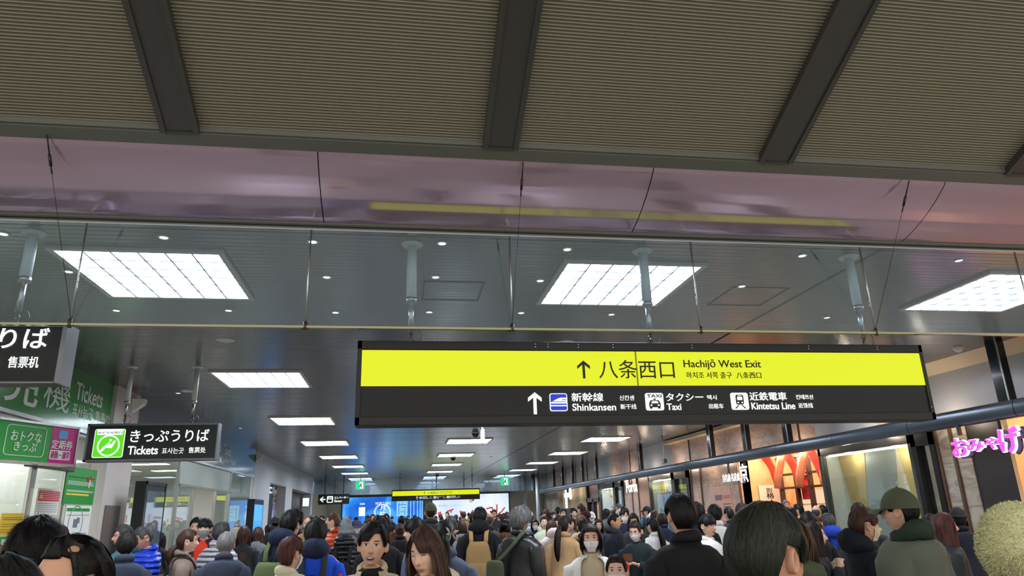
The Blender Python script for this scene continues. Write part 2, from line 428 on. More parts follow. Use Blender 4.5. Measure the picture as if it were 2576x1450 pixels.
# ------------------------------------------------------------------ hanging signs
ywl = glow('sign_yellow', S(226, 236, 0), .95)
whl = glow('sign_white', (.9, .97, .93), 1.0)
whd = glow('sign_white_far', (.9, .97, .93), .9)
ink = M('sign_ink', S(18, 16, 10), .5)
grn = glow('sign_green', S(90, 220, 20), 1.0)
blue_l = glow('sign_blue', S(20, 50, 200), .9)
pole_m = M('pole_grey', S(206, 210, 205), .45, .0)
def hanger(par, x, ztop, zbot, y=0., thin=1.):
    p = MB().tube([(x, y, zbot + .40 * thin), (x, y, ztop)], .045 * thin, 16).obj('pole', pole_m, par, True)
    MB().lathe([(.002, -.02), (.085 * thin, -.018), (.1 * thin, 0)], 20, (x, y, ztop)).obj('flange', pole_m, p, True)
    MB().tube([(x, y, zbot + .12), (x, y, zbot + .42 * thin)], .024 * thin, 12).tube([(x, y, zbot + .38 * thin), (x, y, zbot + .42 * thin)], .05 * thin, 12).obj('sleeve', chrome, p, True)
    s = MB()
    for k in range(3):
        c = Vector((x, y, zbot + .035 + .035 * k)); ps = []
        for a in range(9):
            q = a * 2 * PI / 8; ps.append(c + Vector((.018 * math.cos(q) * (k % 2), .018 * math.cos(q) * ((k + 1) % 2), .026 * math.sin(q))))
        s.tube(ps, .006, 6, caps=False)
    lp = [Vector((x + .05 + .045 * math.cos(q), y - .01, zbot + .07 + .06 * math.sin(q))) for q in [a * 2 * PI / 12 for a in range(13)]]
    s.tube(lp, .004, 5, caps=False)
    s.obj('shackle', M('shackle', S(90, 88, 84), .3, .8), p, True)
def arrow_up(cx, cz, w, h, th):
    m = MB()
    m.prism([(cx - th, cz - h / 2), (cx + th, cz - h / 2), (cx + th, cz + h / 2 - th * 1.4), (cx - th, cz + h / 2 - th * 1.4)], -.006, 0)
    for s in (-1, 1):
        m.prism([(cx, cz + h / 2), (cx, cz + h / 2 - th * 2.6), (cx + s * w / 2, cz + h / 2 - w / 2 - th * 1.6), (cx + s * w / 2, cz + h / 2 - w / 2 + th * .9)][::s], -.0055, 0)
    return m
def rounded(x0, z0, x1, z1, r, n=5):
    out = []
    for cx, cz, a0 in ((x1 - r, z1 - r, 0), (x0 + r, z1 - r, 90), (x0 + r, z0 + r, 180), (x1 - r, z0 + r, 270)):
        for k in range(n + 1):
            a = R(a0 + 90 * k / n); out.append((cx + r * math.cos(a), cz + r * math.sin(a)))
    return out
def train_icon(par, x0, z0, x1, z1, wm, im):
    b = MB().prism(rounded(x0, z0, x1, z1, (x1 - x0) * .12), -.006, 0).obj('pictogram', wm, par)
    w = x1 - x0; cx = (x0 + x1) / 2; P = lambda a: cx + a * w; Q = lambda a: z0 + a * (z1 - z0)
    m = MB().prism(rounded(P(-.22), Q(.3), P(.22), Q(.88), w * .1), -.009, -.006)
    m.prism([(P(-.12), Q(.28)), (P(-.06), Q(.28)), (P(-.24), Q(.08)), (P(-.32), Q(.08))], -.009, -.006)
    m.prism([(P(.06), Q(.28)), (P(.12), Q(.28)), (P(.32), Q(.08)), (P(.24), Q(.08))], -.009, -.006).obj('train_symbol', im, b)
    MB().prism(rounded(P(-.15), Q(.56), P(.15), Q(.76), w * .04), -.012, -.009).prism(rounded(P(-.1), Q(.8), P(.1), Q(.84), w * .01), -.012, -.009).prism(rounded(P(-.16), Q(.37), P(-.07), Q(.46), w * .04), -.012, -.009).prism(rounded(P(.07), Q(.37), P(.16), Q(.46), w * .04), -.012, -.009).obj('train_window', wm, b)
def taxi_icon(par, x0, z0, x1, z1, wm, im):
    b = MB().prism(rounded(x0, z0, x1, z1, (x1 - x0) * .12), -.006, 0).obj('pictogram', wm, par)
    w = x1 - x0; cx = (x0 + x1) / 2; P = lambda a: cx + a * w; Q = lambda a: z0 + a * (z1 - z0)
    text(b, 'TAXI', (P(-.4), Q(.74), P(.4), Q(.92)), im, -.0061, .01)
    m = MB().prism([(P(-.3), Q(.18)), (P(.3), Q(.18)), (P(.32), Q(.38)), (P(.22), Q(.58)), (P(-.22), Q(.58)), (P(-.32), Q(.38))], -.009, -.006)
    m.prism(rounded(P(-.07), Q(.6), P(.07), Q(.67), .004), -.009, -.006).prism(rounded(P(-.28), Q(.1), P(-.16), Q(.2), .004), -.009, -.006).prism(rounded(P(.16), Q(.1), P(.28), Q(.2), .004), -.009, -.006).obj('taxi_symbol', im, b)
    MB().prism([(P(-.2), Q(.4)), (P(.2), Q(.4)), (P(.15), Q(.53)), (P(-.15), Q(.53))], -.012, -.009).prism(rounded(P(-.25), Q(.25), P(-.15), Q(.34), .005), -.012, -.009).prism(rounded(P(.15), Q(.25), P(.25), Q(.34), .005), -.012, -.009).obj('taxi_window', wm, b)
def bullet_icon(par, x0, z0, x1, z1, wm, im):
    b = MB().prism(rounded(x0, z0, x1, z1, (x1 - x0) * .12), -.006, 0).obj('pictogram', wm, par)
    w = x1 - x0; cx = (x0 + x1) / 2; P = lambda a: cx + a * w; Q = lambda a: z0 + a * (z1 - z0)
    MB().prism(rounded(P(-.45), Q(.05), P(.45), Q(.95), w * .09), -.009, -.006).obj('blue_field', im, b)
    MB().prism([(P(-.45), Q(.42)), (P(.45), Q(.42)), (P(.45), Q(.75)), (P(.1), Q(.75)), (P(-.1), Q(.68)), (P(-.42), Q(.5))], -.012, -.009).prism([(P(-.45), Q(.27)), (P(.45), Q(.27)), (P(.45), Q(.34)), (P(-.45), Q(.34))], -.012, -.009).obj('train_symbol', wm, b)
    m = MB()
    for k in (.2, .28, .36): m.prism(rounded(P(k), Q(.6), P(k + .05), Q(.66), .002), -.014, -.012)
    m.prism([(P(-.38), Q(.5)), (P(.4), Q(.5)), (P(.4), Q(.53)), (P(-.34), Q(.53))], -.014, -.012).obj('train_window', im, b)

def big_sign(Y, x0, x1, z0, z1, label, poles, far=False):
    t = thing('hanging_sign', label, 'sign', ((x0 + x1) / 2, Y, z0), 0, 'yellow and black exit signs')
    w = (x1 - x0) / 2; h = z1 - z0; D = .22
    MB().box(-w, .012, 0, w, D, h).obj('housing', black, t, bevel=.008)
    fr = MB()
    for a in ((-w, 0, w, .07 * h / .72), (-w, h - .075 * h / .72, w, h), (-w, 0, -w + .04, h), (w - .04, 0, w, h)):
        fr.box(a[0], 0, a[1], a[2], .03, a[3])
    fr.obj('frame', M('sign_frame', S(38, 37, 36), .4, .4), t, bevel=.004)
    zl, zt = h * .455, h * .885
    MB().box(-w + .04, .004, zl, w - .035, .02, zt).obj('yellow_panel', ywl, t)
    k = (x1 - x0) / 5.36; lum_ = whd if far else whl
    X = lambda px: -w + (px - 898) / (2328 - 898) * 2 * w
    Z = lambda q: q * h
    y = .003
    # upper line
    arrow_up(X(1424), Z(.655), .115 * k, .16 * k, .011 * k).obj('arrow', ink, t).location.y = y
    text(t, '八条西口', (X(1461), Z(.545), X(1649), Z(.775)), ink, y, 0.)
    text(t, 'Hachijō West Exit', (X(1674), Z(.655), X(1875), Z(.785)), ink, y, .006)
    text(t, '하치조 서쪽 출구', (X(1678), Z(.545), X(1795), Z(.625)), ink, y)
    text(t, '八条西口', (X(1807), Z(.545), X(1872), Z(.625)), ink, y)
    MB().box(X(1553), .0035, zl, X(1557), .005, zt).obj('panel_joint', M('joint_yellow', S(170, 170, 0), .5), t)
    # lower line
    arrow_up(X(1304), Z(.245), .12 * k, .19 * k, .014 * k).obj('arrow', lum_, t).location.y = y + .008
    yy = .012
    for fn, a, b_, c in ((bullet_icon, 1338, 1380, blue_l), (taxi_icon, 1569, 1614, ink), (train_icon, 1784, 1829, ink)):
        g = MB(); fn(t, X(a), Z(.145), X(b_), Z(.36), lum_, c)
    for s, a, b_, q0, q1, bold in (('新幹線', 1391, 1468, .262, .37, .012), ('Shinkansen', 1392, 1497, .15, .238, .014), ('신칸센', 1507, 1543, .275, .335, .006), ('新干线', 1508, 1547, .165, .228, .006),
                                   ('タクシー', 1622, 1716, .262, .36, .012), ('Taxi', 1622, 1658, .15, .232, .014), ('택시', 1726, 1750, .275, .335, .006), ('出租车', 1728, 1765, .165, .228, .006),
                                   ('近鉄電車', 1835, 1932, .262, .37, .012), ('Kintetsu Line', 1837, 1951, .15, .238, .014), ('킨테쯔선', 1957, 2002, .275, .335, .006), ('近铁线', 1960, 1998, .165, .228, .006)):
        text(t, s, (X(a), Z(q0), X(b_), Z(q1)), lum_, .011, bold)
    for x in poles: hanger(t, x - (x0 + x1) / 2, ZC - z0, h, D / 2)
    if not far:
        m = MB()
        for px in (1310, 1340, 1414, 1500, 1700, 2010, 2200):
            for q in (.93, .965): m.box(X(px) - .004, -.003, Z(q), X(px) + .004, .001, Z(q) + .008)
        m.box(X(2328) - .03, -.002, Z(.16), X(2328) - .022, .001, Z(.17)).obj('screw', chrome, t)
    return t
big_sign(6.0, -.365, 4.995, 2.345, 3.065, 'large illuminated yellow and black hanging sign to the Hachijō West Exit, in front', [onZ(1037, 615, ZC).x, onZ(1612, 637, ZC).x, onZ(2142, 643, ZC).x])
a = onY(985, 1263, 45); b_ = onY(1207, 1228, 45)
big_sign(45, a.x, b_.x, 2.51, 3.16, 'far yellow and black hanging sign in front of the two end screens', [a.x + .5, a.x + 2.7, a.x + 4.9], True)

# small black ticket sign with the green seat pictogram
Y = 11.72
c0 = onY(222, 1068, Y); c1 = onY(549, 1062, Y); c2 = onY(207, 1165, Y)
x0, x1, z0, z1 = c0.x, c1.x, c2.z + .01, c0.z + .005
t = thing('hanging_sign', 'black hanging ticket sign with a green reclining seat pictogram', 'sign', ((x0 + x1) / 2, Y, z0))
w = (x1 - x0) / 2; h = z1 - z0
MB().box(-w, .01, 0, w, .2, h).obj('housing', black, t, bevel=.006)
MB().box(w - .004, -.004, 0, w + .012, .21, h).box(-w, -.004, h - .03, w, .01, h).box(-w, -.004, 0, w, .01, .03).box(-w, -.004, 0, -w + .03, .01, h).obj('frame', M('sign_frame2', S(120, 120, 124), .35, .6), t)
MB().box(-w + .03, .002, .03, w - .004, .012, h - .03).obj('face', M('sign_face', S(20, 20, 22), .3), t)
X = lambda px: -w + (px - 214) / (543 - 214) * 2 * w
Z = lambda q: q * h
px0, px1, q0, q1 = X(234), X(310), Z(.10), Z(.86)
b = MB().prism(rounded(px0, q0, px1, q1, .03), -.004, .002).obj('pictogram', whl, t)
MB().prism(rounded(px0 + .012, q0 + .012, px1 - .012, q1 - .012, .022), -.006, -.004).obj('green_field', grn, b)
MB().prism(rounded(px0 + .035, q1 - .16 * h, px1 - .035, q1 - .012, .012), -.008, -.006).obj('caption_field', whl, b)
text(b, 'みどりの窓口', (px0 + .045, q1 - .125 * h, px1 - .045, q1 - .04), M('green_ink', S(30, 60, 20), .5), -.0081)
ccx, ccz, rr = (px0 + px1) / 2, lerp(q0, q1, .42), (px1 - px0) * .37
MB().ring(ccx, ccz, rr * .86, rr, -.009, -.006).obj('ring', whl, b)
m = MB().prism([(ccx + rr * (.13 + .13 * math.cos(R(k))), ccz + rr * (.48 + .13 * math.sin(R(k)))) for k in range(0, 360, 30)], -.009, -.006)
m.prism([(ccx + rr * p, ccz + rr * q) for p, q in ((-.72, -.55), (-.55, -.6), (-.2, -.2), (.32, -.25), (.62, .42), (.44, .48), (.2, .08), (.02, .34), (-.22, .05), (-.42, -.08))][::-1], -.009, -.006)
m.obj('seat_symbol', whl, b)
text(t, 'きっぷうりば', (X(323), Z(.50), X(523), Z(.83)), whl, .001, .012)
text(t, 'Tickets', (X(321), Z(.17), X(397), Z(.40)), whl, .001, .02)
text(t, '표사는곳', (X(407), Z(.18), X(462), Z(.34)), whl, .001, .006)
text(t, '售票处', (X(474), Z(.19), X(518), Z(.35)), whl, .001, .012)
for px, py in ((326, 921), (494, 922)): hanger(t, onZ(px, py, ZC).x - (x0 + x1) / 2, ZC - z0, h, .1, .85)

# ticket machine sign cut by the left edge of the frame
Y = 6.0
x1, z0, z1 = -2.66, 2.70, 3.185
t = thing('hanging_sign', 'black hanging ticket machine sign cut off by the left edge of the photo', 'sign', (x1 - 1.0, Y, z0))
h = z1 - z0
MB().box(-1.0, .01, 0, .98, .2, h).obj('housing', black, t, bevel=.006)
MB().box(.965, -.006, 0, 1.0, .21, h).box(-1, -.006, h - .03, .97, .01, h).box(-1, -.006, 0, .97, .01, .012).obj('frame', M('sign_frame2'), t)
X = lambda px: onY(px, 880, Y).x - (x1 - 1.0)
Z = lambda py: onY(60, py, Y).z - z0
text(t, 'きっぷうりば', (X(118) - 1.17, Z(877), X(118), Z(825)), whl, .003, .012)
text(t, '표사는곳', (X(5) - .38, Z(927), X(5), Z(897)), whl, .003, .012)
text(t, '售票机', (X(26), Z(926), X(103), Z(897)), whl, .003, .008)
hanger(t, onZ(75, 580, ZC).x - (x1 - 1.0), ZC - z0, h, .1)

# elevator sign
Y = 44.5
c0 = onY(801, 1245, Y); c1 = onY(879, 1242, Y); c2 = onY(801, 1271, Y)
t = thing('hanging_sign', 'black hanging elevator sign with a left arrow, far down the left side', 'sign', ((c0.x + c1.x) / 2, Y, c2.z + .01))
w = (c1.x - c0.x) / 2; h = c0.z - c2.z - .01
MB().box(-w, .01, 0, w, .2, h).obj('housing', black, t)
m = MB().box(-w + .16, -.004, h * .44, -w + .42, .01, h * .56)
for s in (1, -1): m.prism([(-w + .08, h * .5), (-w + .26, h * (.5 + s * .28)), (-w + .32, h * (.5 + s * .24)), (-w + .18, h * .5)][::s], -.005, .01)
m.obj('arrow', whl, t)
b = MB().prism(rounded(-w + .5, h * .16, -w + .85, h * .82, .05), -.004, .01).obj('pictogram', whl, t)
MB().prism(rounded(-w + .56, h * .25, -w + .79, h * .5, .02), -.006, -.004).prism(rounded(-w + .6, h * .56, -w + .66, h * .7, .02), -.006, -.004).prism(rounded(-w + .7, h * .56, -w + .76, h * .7, .02), -.006, -.004).obj('elevator_symbol', ink, b)
text(t, 'エレベーター', (-w + .92, h * .52, w - .06, h * .78), whl, .005, .03)
text(t, 'Elevator', (-w + .93, h * .2, w - .4, h * .44), whl, .005, .03)
for s in (-1, 1): MB().tube([(s * w * .6, .1, h), (s * w * .6, .1, ZC - c2.z - .01)], .025, 8).obj('pole', M('pole_dark', S(60, 62, 66), .4, .4), t, True)

# emergency exit signs
exg = glow('exit_green', S(20, 200, 130), 1.2); exw = glow('exit_white', S(215, 255, 240), 1.3)
def exit_sign(loc, rz, label, s=.25, drop=.31):
    t = thing('exit_sign', label, 'sign', loc, rz, 'green emergency exit signs')
    MB().box(-s, 0, 0, s, .07, 2 * s * .95).obj('housing', M('off_white'), t)
    MB().box(-s + .01, -.006, .01, s - .01, .0, 2 * s * .95 - .01).obj('face', exg, t)
    P = lambda a, b_: (a * s, (b_ + 1) * s * .95)
    MB().prism([P(-.15, -.8), P(.62, -.8), P(.62, .75), P(-.15, .75)], -.009, -.006).obj('door_symbol', exw, t)
    m = MB().prism([P(*q) for q in ((-.05, .1), (.15, .42), (.32, .36), (.2, -.05), (.42, -.3), (.3, -.62), (.18, -.58), (.24, -.32), (.02, -.2), (-.2, -.62), (-.34, -.55), (-.12, -.1))][::-1], -.012, -.009)
    m.prism([P(.3 + .1 * math.cos(R(k)), .56 + .1 * math.sin(R(k))) for k in range(0, 360, 40)], -.012, -.009).obj('runner_symbol', M('exit_ink', S(0, 90, 60), .5), t)
    MB().box(-.02, .02, 2 * s * .95, .02, .05, 2 * s * .95 + drop).obj('stem', M('off_white'), t)
a = onY(906, 1232, 44); exit_sign((a.x, 44, a.z), 0, 'green emergency exit sign over the far left side of the hall', .26, ZC - a.z - .494)
a = onY(1270, 1222, 44); exit_sign((a.x, 44, a.z), 0, 'green emergency exit sign over the far right side of the hall', .26, ZC - a.z - .494)
a = onY(1217, 1118, 19.3); exit_sign((a.x, 19.3, a.z), R(90), 'white exit sign box seen edge-on below the large yellow sign', .2, ZC - a.z - .38)
# ------------------------------------------------------------------ frames of reference on walls
def WF(o, rz):
    """pixel -> (local x, local z) on the plane through o whose front faces local -Y"""
    o = Vector(o); ux = Vector((math.cos(rz), math.sin(rz), 0)); n = Vector((math.sin(rz), -math.cos(rz), 0))
    def f(px, py):
        d = ray(px, py); t = (o - CAM).dot(n) / d.dot(n); p = CAM + d * t - o
        return p.dot(ux), p.z
    return f
def tbox(f, l, r, t, b):
    """box from the mid points of the left, right, top and bottom edges in pixels"""
    return (f(*l)[0], f(*b)[1], f(*r)[0], f(*t)[1])
LW, RW = R(90), R(-90)
def lamp(loc, w, col, r=.12):
    ld = bpy.data.lights.new('shop_point_light', 'POINT'); ld.energy = w; ld.color = col; ld.shadow_soft_size = r
    lo = bpy.data.objects.new('shop_point_light', ld); COL.objects.link(lo); lo.location = loc

# ------------------------------------------------------------------ left wall: green ticket header
green = M('green_header', S(44, 132, 52), .18, coat=.3)
green_d = M('green_paint', S(38, 150, 60), .4)
magenta = M('magenta_panel', S(190, 30, 130), .25)
w_let = M('white_lettering', S(215, 222, 215), .4)
o = Vector((-5.05, 9.5, 3.10)); f = WF(o, LW)
t = thing('ticket_header', 'green fascia panel with large white Tickets lettering above the ticket machines', 'sign', o, LW)
MB().box(-3.5, 0, 0, 4.10, .3, .9).obj('panel', green, t)
MB().box(-3.5, -.03, -.05, 4.10, .02, .0).obj('bottom_rail', chrome, t)
text(t, '機', tbox(f, (108, 1000), (178, 990), (145, 952), (150, 1036)), w_let, -.002, 0.)
b = tbox(f, (25, 990), (100, 990), (60, 965), (60, 1022))
text(t, '売', (b[0] - .15, b[1], b[2] - .04, b[3] + .25), w_let, -.002, .012)
text(t, '券', (b[0] - 1.35, b[1], b[0] - .28, b[3] + .25), w_let, -.002, .012)
text(t, 'Tickets', tbox(f, (190, 985), (258, 1005), (222, 972), (225, 1018)), w_let, -.002, .01)
text(t, '표사는곳', tbox(f, (181, 1030), (231, 1044), (206, 1020), (205, 1052)), w_let, -.002)
text(t, '售票处', tbox(f, (237, 1048), (276, 1056), (255, 1038), (255, 1062)), w_let, -.002)
o = Vector((-5.0, 9.9, 2.45)); rz = math.atan2(1.1, .45); f = WF(o, rz)
t = thing('ticket_strip_sign', 'green and magenta strip sign below the green fascia at the left', 'sign', o, rz)
L_ = f(190, 1120)[0]; Lm = f(127, 1115)[0]; hh = .49
MB().box(-.1, 0, 0, Lm, .12, hh).obj('green_panel', green_d, t)
MB().box(Lm, -.002, 0, L_, .12, hh).obj('magenta_panel', magenta, t)
MB().box(-.1, -.02, -.03, L_ + .01, .14, 0).box(-.1, -.02, hh, L_ + .01, .14, hh + .03).box(L_, -.02, -.03, L_ + .02, .14, hh + .03).obj('rail', chrome, t)
b = tbox(f, (12, 1110), (112, 1118), (60, 1072), (60, 1148))
m = MB(); pts = rounded(*b, .05)
m.tube([(x, -.003, z) for x, z in pts + pts[:1]], .006, 5, caps=False).obj('outline', w_let, t)
text(t, 'おトクな', tbox(f, (27, 1095), (104, 1102), (65, 1086), (65, 1112)), w_let, -.003, .01)
text(t, 'きっぷ', tbox(f, (34, 1122), (91, 1126), (62, 1113), (62, 1136)), w_let, -.003, .01)
text(t, '定期券', tbox(f, (129, 1117), (181, 1122), (155, 1108), (155, 1132)), w_let, -.005, .01)
b = tbox(f, (124, 1143), (175, 1148), (150, 1134), (150, 1158))
pl = MB().prism(rounded(*b, .02), -.006, -.001).obj('caption_plate', w_let, t)
text(pl, '通勤・通学', (b[0] + .012, b[1] + .012, b[2] - .012, b[3] - .012), magenta, -.0065, 0.)
b = tbox(f, (148, 1094), (170, 1096), (159, 1084), (159, 1105))
MB().prism(rounded(*b, .01), -.006, -.001).obj('pass_pictogram', M('pale_blue', S(80, 160, 210), .4), t)

# ticket machine front: glass, steel posts, posters
t = struct('wall_left', MB().box(-5.3, 2, 3.0, -5.07, 13.45, 3.12).box(-5.6, 2, 3.1, -5.36, 13.45, 4.0), white_wall)
o = struct('window_1', MB().box(-5.12, 9.0, 0, -5.105, 13.45, 3.0), glass)
for px, py, w_, nm in ((80, 1240, .16, 'left'), (164, 1240, .1, 'right')):
    p = onX(px, py, -5.05)
    t = tag(MB().box(-5.10, p.y - w_ / 2, 0, -5.06, p.y + w_ / 2, 2.75).obj('door_post', chrome, None, bevel=.01), 'brushed steel door post of the ticket room, %s of the red notice' % nm, 'post', 'steel posts of the ticket room')
a = onX(88, 1168, -5.05); b = onX(166, 1172, -5.05)
tag(MB().box(-5.055, a.y - .3, 2.42, -4.95, b.y + .1, 2.6).obj('door_operator', M('grey_housing', S(88, 84, 80), .4, .4), None, bevel=.01), 'dark grey sliding door housing under the green strip sign', 'door operator')
paper = M('paper_white', S(235, 235, 230), .6)
red_p = M('paper_red', S(214, 40, 60), .5); yel_p = M('paper_yellow', S(240, 205, 50), .5); grey_t = M('paper_grey_text', S(150, 150, 160), .6)
def poster(name, label, X, l, r, t_, b_, base, thick=.012):
    o = Vector((X, onX(*l, X).y, onX(*b_, X).z)); f = WF(o, LW)
    w = onX(*r, X).y - o.y; h = onX(*t_, X).z - o.z
    t = thing(name, label, 'poster', o, LW)
    MB().box(0, 0, 0, w, thick, h).obj('sheet', base, t)
    return t, w, h
def lines(par, w, h, rows, mat, y=-.003, n=3, seed=1):
    rnd = random.Random(seed); m = MB()
    for q in rows:
        x = w * .06
        while x < w * .92:
            d = rnd.uniform(.02, .07) * w; m.box(x, y, q * h, min(x + d, w * .94), 0, q * h + .022 * h); x += d + .012 * w
    return m.obj('print', mat, par)
t, w, h = poster('notice', 'white notice with a red heading and warning triangle on the ticket room door', -5.0, (93, 1262), (149, 1262), (122, 1230), (122, 1296), paper)
MB().box(.02, -.003, h * .52, w - .02, 0, h - .03).obj('red_heading', red_p, t)
MB().prism([(w * .05, h * .62), (w * .22, h * .62), (w * .135, h * .8)], -.006, -.002).obj('warning_triangle', yel_p, t)
lines(t, w, h, (.58, .65, .72, .79, .86), w_let, -.005); lines(t, w, h, (.1, .18, .26, .34, .42), grey_t, -.003, seed=3)
t, w, h = poster('poster', 'tall green poster with white lines of print beside the white column', -5.04, (165, 1222), (240, 1222), (205, 1178), (203, 1270), green_d)
lines(t, w, h, (.72,), M('green_ink'), -.003); lines(t, w, h, (.52, .56, .60), w_let, -.003, seed=4); lines(t, w, h, (.33, .36), w_let, -.003, seed=5)
MB().box(w * .05, -.004, h * .24, w * .8, 0, h * .29).obj('yellow_band', yel_p, t)
m = MB()
for k, (a, b_) in enumerate(((.72, .7), (.78, .62), (.82, .74), (.76, .55))): m.ball((w * a, -.004, h * b_), (.035, .006, .05), 10, 6, k % 2)
m.obj('figure', [red_p, w_let], t, True)
t, w, h = poster('poster', 'white poster with a ticket machine drawing in a circle below the green poster', -5.035, (160, 1320), (225, 1320), (195, 1273), (190, 1362), paper)
MB().box(.03, -.003, h * .84, w - .08, 0, h * .93).obj('green_band', green_d, t)
MB().ring(w * .42, h * .5, w * .26, w * .28, -.004, 0).obj('circle', grey_t, t)
MB().box(w * .34, -.004, h * .38, w * .5, 0, h * .62).box(w * .46, -.008, h * .5, w * .56, 0, h * .66).obj('machine_drawing', M('drawing_grey', S(120, 122, 140), .5), t)
lines(t, w, h, (.08, .14, .2, .72), grey_t, seed=7)
t, w, h = poster('poster', 'yellow poster with bands of print at the left edge of the photo', -5.04, (0, 1322), (57, 1322), (28, 1292), (28, 1348), yel_p)
lines(t, w, h, (.7, .78), M('green_ink'), seed=9); lines(t, w, h, (.15, .25, .4, .5), M('brown_ink', S(150, 90, 30), .5), seed=8)
t, w, h = poster('poster', 'green and red strip notice below the yellow poster at the left edge', -5.04, (0, 1368), (46, 1368), (24, 1350), (24, 1392), green_d)
MB().box(0, -.003, 0, w, 0, h * .35).obj('red_band', red_p, t); MB().box(w * .05, -.004, h * .45, w * .6, 0, h * .85).obj('card_logos', paper, t)

# ticket rooms behind the glass
room = M('room_white', S(212, 212, 206), .6)
struct('wall_left', MB().box(-12.2, 6, 0, -12, 27, 4.2).box(-12, 26.85, 0, -5.1, 27, 4.2), room)
struct('wall_left', MB().box(-12, 13.5, 0, -5.55, 13.62, 3.2), room)
struct('ceiling', MB().box(-12, 6, 3.2, -5.5, 27, 3.3), M('room_ceiling', S(196, 196, 180), .6))
rl = glow('room_light', (1, .99, .95), 26)
k = 0
for y in (8.5, 11.0, 13.0, 16.0, 18.6, 21.2, 24.0):
    for x in (-6.9, -9.6):
        k += 1
        t = thing('room_light', 'rectangular ceiling light inside the glazed ticket room, %s row from the front, %s' % (('first', 'second', 'third', 'fourth', 'fifth', 'sixth', 'seventh')[(k - 1) // 2], 'near the glass' if x > -8 else 'at the back'), 'ceiling light', (x, y, 3.2), 0, 'ticket room ceiling lights')
        MB().box(-.62, -.2, -.02, .62, .2, -.01).obj('diffuser', rl, t); MB().box(-.66, -.24, -.015, .66, .24, 0).obj('frame', ring_m, t)
counter = M('counter_white', S(228, 228, 224), .4)
t = thing('ticket_counter', 'white ticket counter with a red front band deep inside the glazed room', 'counter', (-10.4, 20.2, 0), LW)
MB().box(-5, 0, 0, 5, .7, 1.05).obj('body', counter, t); MB().box(-5, -.02, 1.05, 5, .75, 1.1).obj('worktop', M('worktop_grey', S(150, 150, 150), .3), t); MB().box(-5, -.03, .55, 5, 0, .95).obj('front_band', red_p, t)

# white columns with taupe cladding, wedge fittings
struct('wall_left', MB().box(-5.6, 13.47, 0, -4.98, 14.66, 4.0), M('column_white', S(204, 196, 192), .5))
a = onX(256, 1272, -4.97); b = onX(292, 1274, -4.97)
tag(MB().box(-4.978, 13.62, 0, -4.955, 14.30, 1.95).obj('cladding_panel', M('taupe_panel', S(116, 104, 96), .5, var=.1, vs=60), None, bevel=.004), 'taupe protective panel on the lower part of the white column', 'panel')
for (px, py), lb in (((343, 992), 'top of the white column by the green fascia'), ((652, 1136), 'corner where the dark header meets the white wall')):
    p = onX(px, py, -4.95)
    t = tag(MB().add([(0, -.06, -.16), (0, .06, -.16), (0, -.12, .10), (0, .12, .10), (.22, -.10, .10), (.22, .10, .10), (.20, -.09, .0), (.20, .09, .0)], [(0, 2, 4, 6), (1, 7, 5, 3), (2, 3, 5, 4), (4, 5, 7, 6), (0, 6, 7, 1), (0, 1, 3, 2)]).obj('speaker_wedge', M('off_white'), None, bevel=.008), 'white wedge shaped fitting at the ' + lb, 'fitting', 'white wedge fittings')
    t.location = (-5.03 if lb[0] == 'c' else -4.98, p.y, 3.78)
# dark header with ticket lettering
slate = M('slate_header', S(70, 82, 90), .16, .3, coat=.3)
o = Vector((-5.05, 14.66, 3.12)); f = WF(o, LW)
t = thing('ticket_header', 'dark slate fascia with faint white Tickets lettering over the glass doors', 'sign', o, LW)
MB().box(0, 0, 0, 12.25, .2, .88).obj('panel', slate, t)
MB().box(0, -.02, -.05, 12.25, .1, 0).obj('bottom_rail', chrome, t)
text(t, 'きっぷうりば', (tbox(f, (548, 1130), (555, 1130), (550, 1117), (550, 1158))[0] - 3.1, .12, f(556, 1130)[0], .62), w_let, -.002, .02)
text(t, 'Tickets', tbox(f, (561, 1128), (581, 1138), (571, 1122), (571, 1146)), w_let, -.002, .01)
text(t, '표사는곳', tbox(f, (558, 1154), (574, 1160), (566, 1150), (566, 1166)), w_let, -.002)
text(t, '售票处', tbox(f, (578, 1162), (591, 1168), (585, 1160), (585, 1172)), w_let, -.002)
# glass shop front of the ticket office
struct('window_2', MB().box(-5.10, 14.66, 0, -5.085, 18.05, 3.07), glass)
struct('window_3', MB().box(-5.10, 23.45, 0, -5.085, 26.9, 3.07), glass)
struct('window_4', MB().box(-5.10, 18.05, 2.48, -5.08, 23.45, 3.07), M('frosted_band', S(178, 186, 178), .35))
struct('door_1', MB().box(-5.12, 18.1, .0, -5.105, 19.45, 2.45), glass)
struct('door_2', MB().box(-5.12, 21.75, .0, -5.105, 23.4, 2.45), glass)
for y, zt, lb in ((14.70, 3.07, 'beside the white column'), (18.05, 3.07, 'at the front end of the frosted band'), (19.45, 2.46, 'at the near side of the open doorway'), (21.75, 2.46, 'at the far side of the open doorway'), (23.45, 3.07, 'at the far end of the frosted band'), (26.86, 3.07, 'where the glass meets the white wall')):
    tag(MB().box(-5.13, y - .04, 0, -5.05, y + .04, zt).obj('mullion', chrome, None, bevel=.006), 'slim steel mullion of the ticket office front, ' + lb, 'mullion', 'steel mullions of the ticket office')
tag(MB().box(-5.045, 18.05, 2.44, -5.0, 23.45, 2.50).obj('door_header', chrome, None, bevel=.006), 'steel rail under the frosted band over the ticket office doors', 'rail')
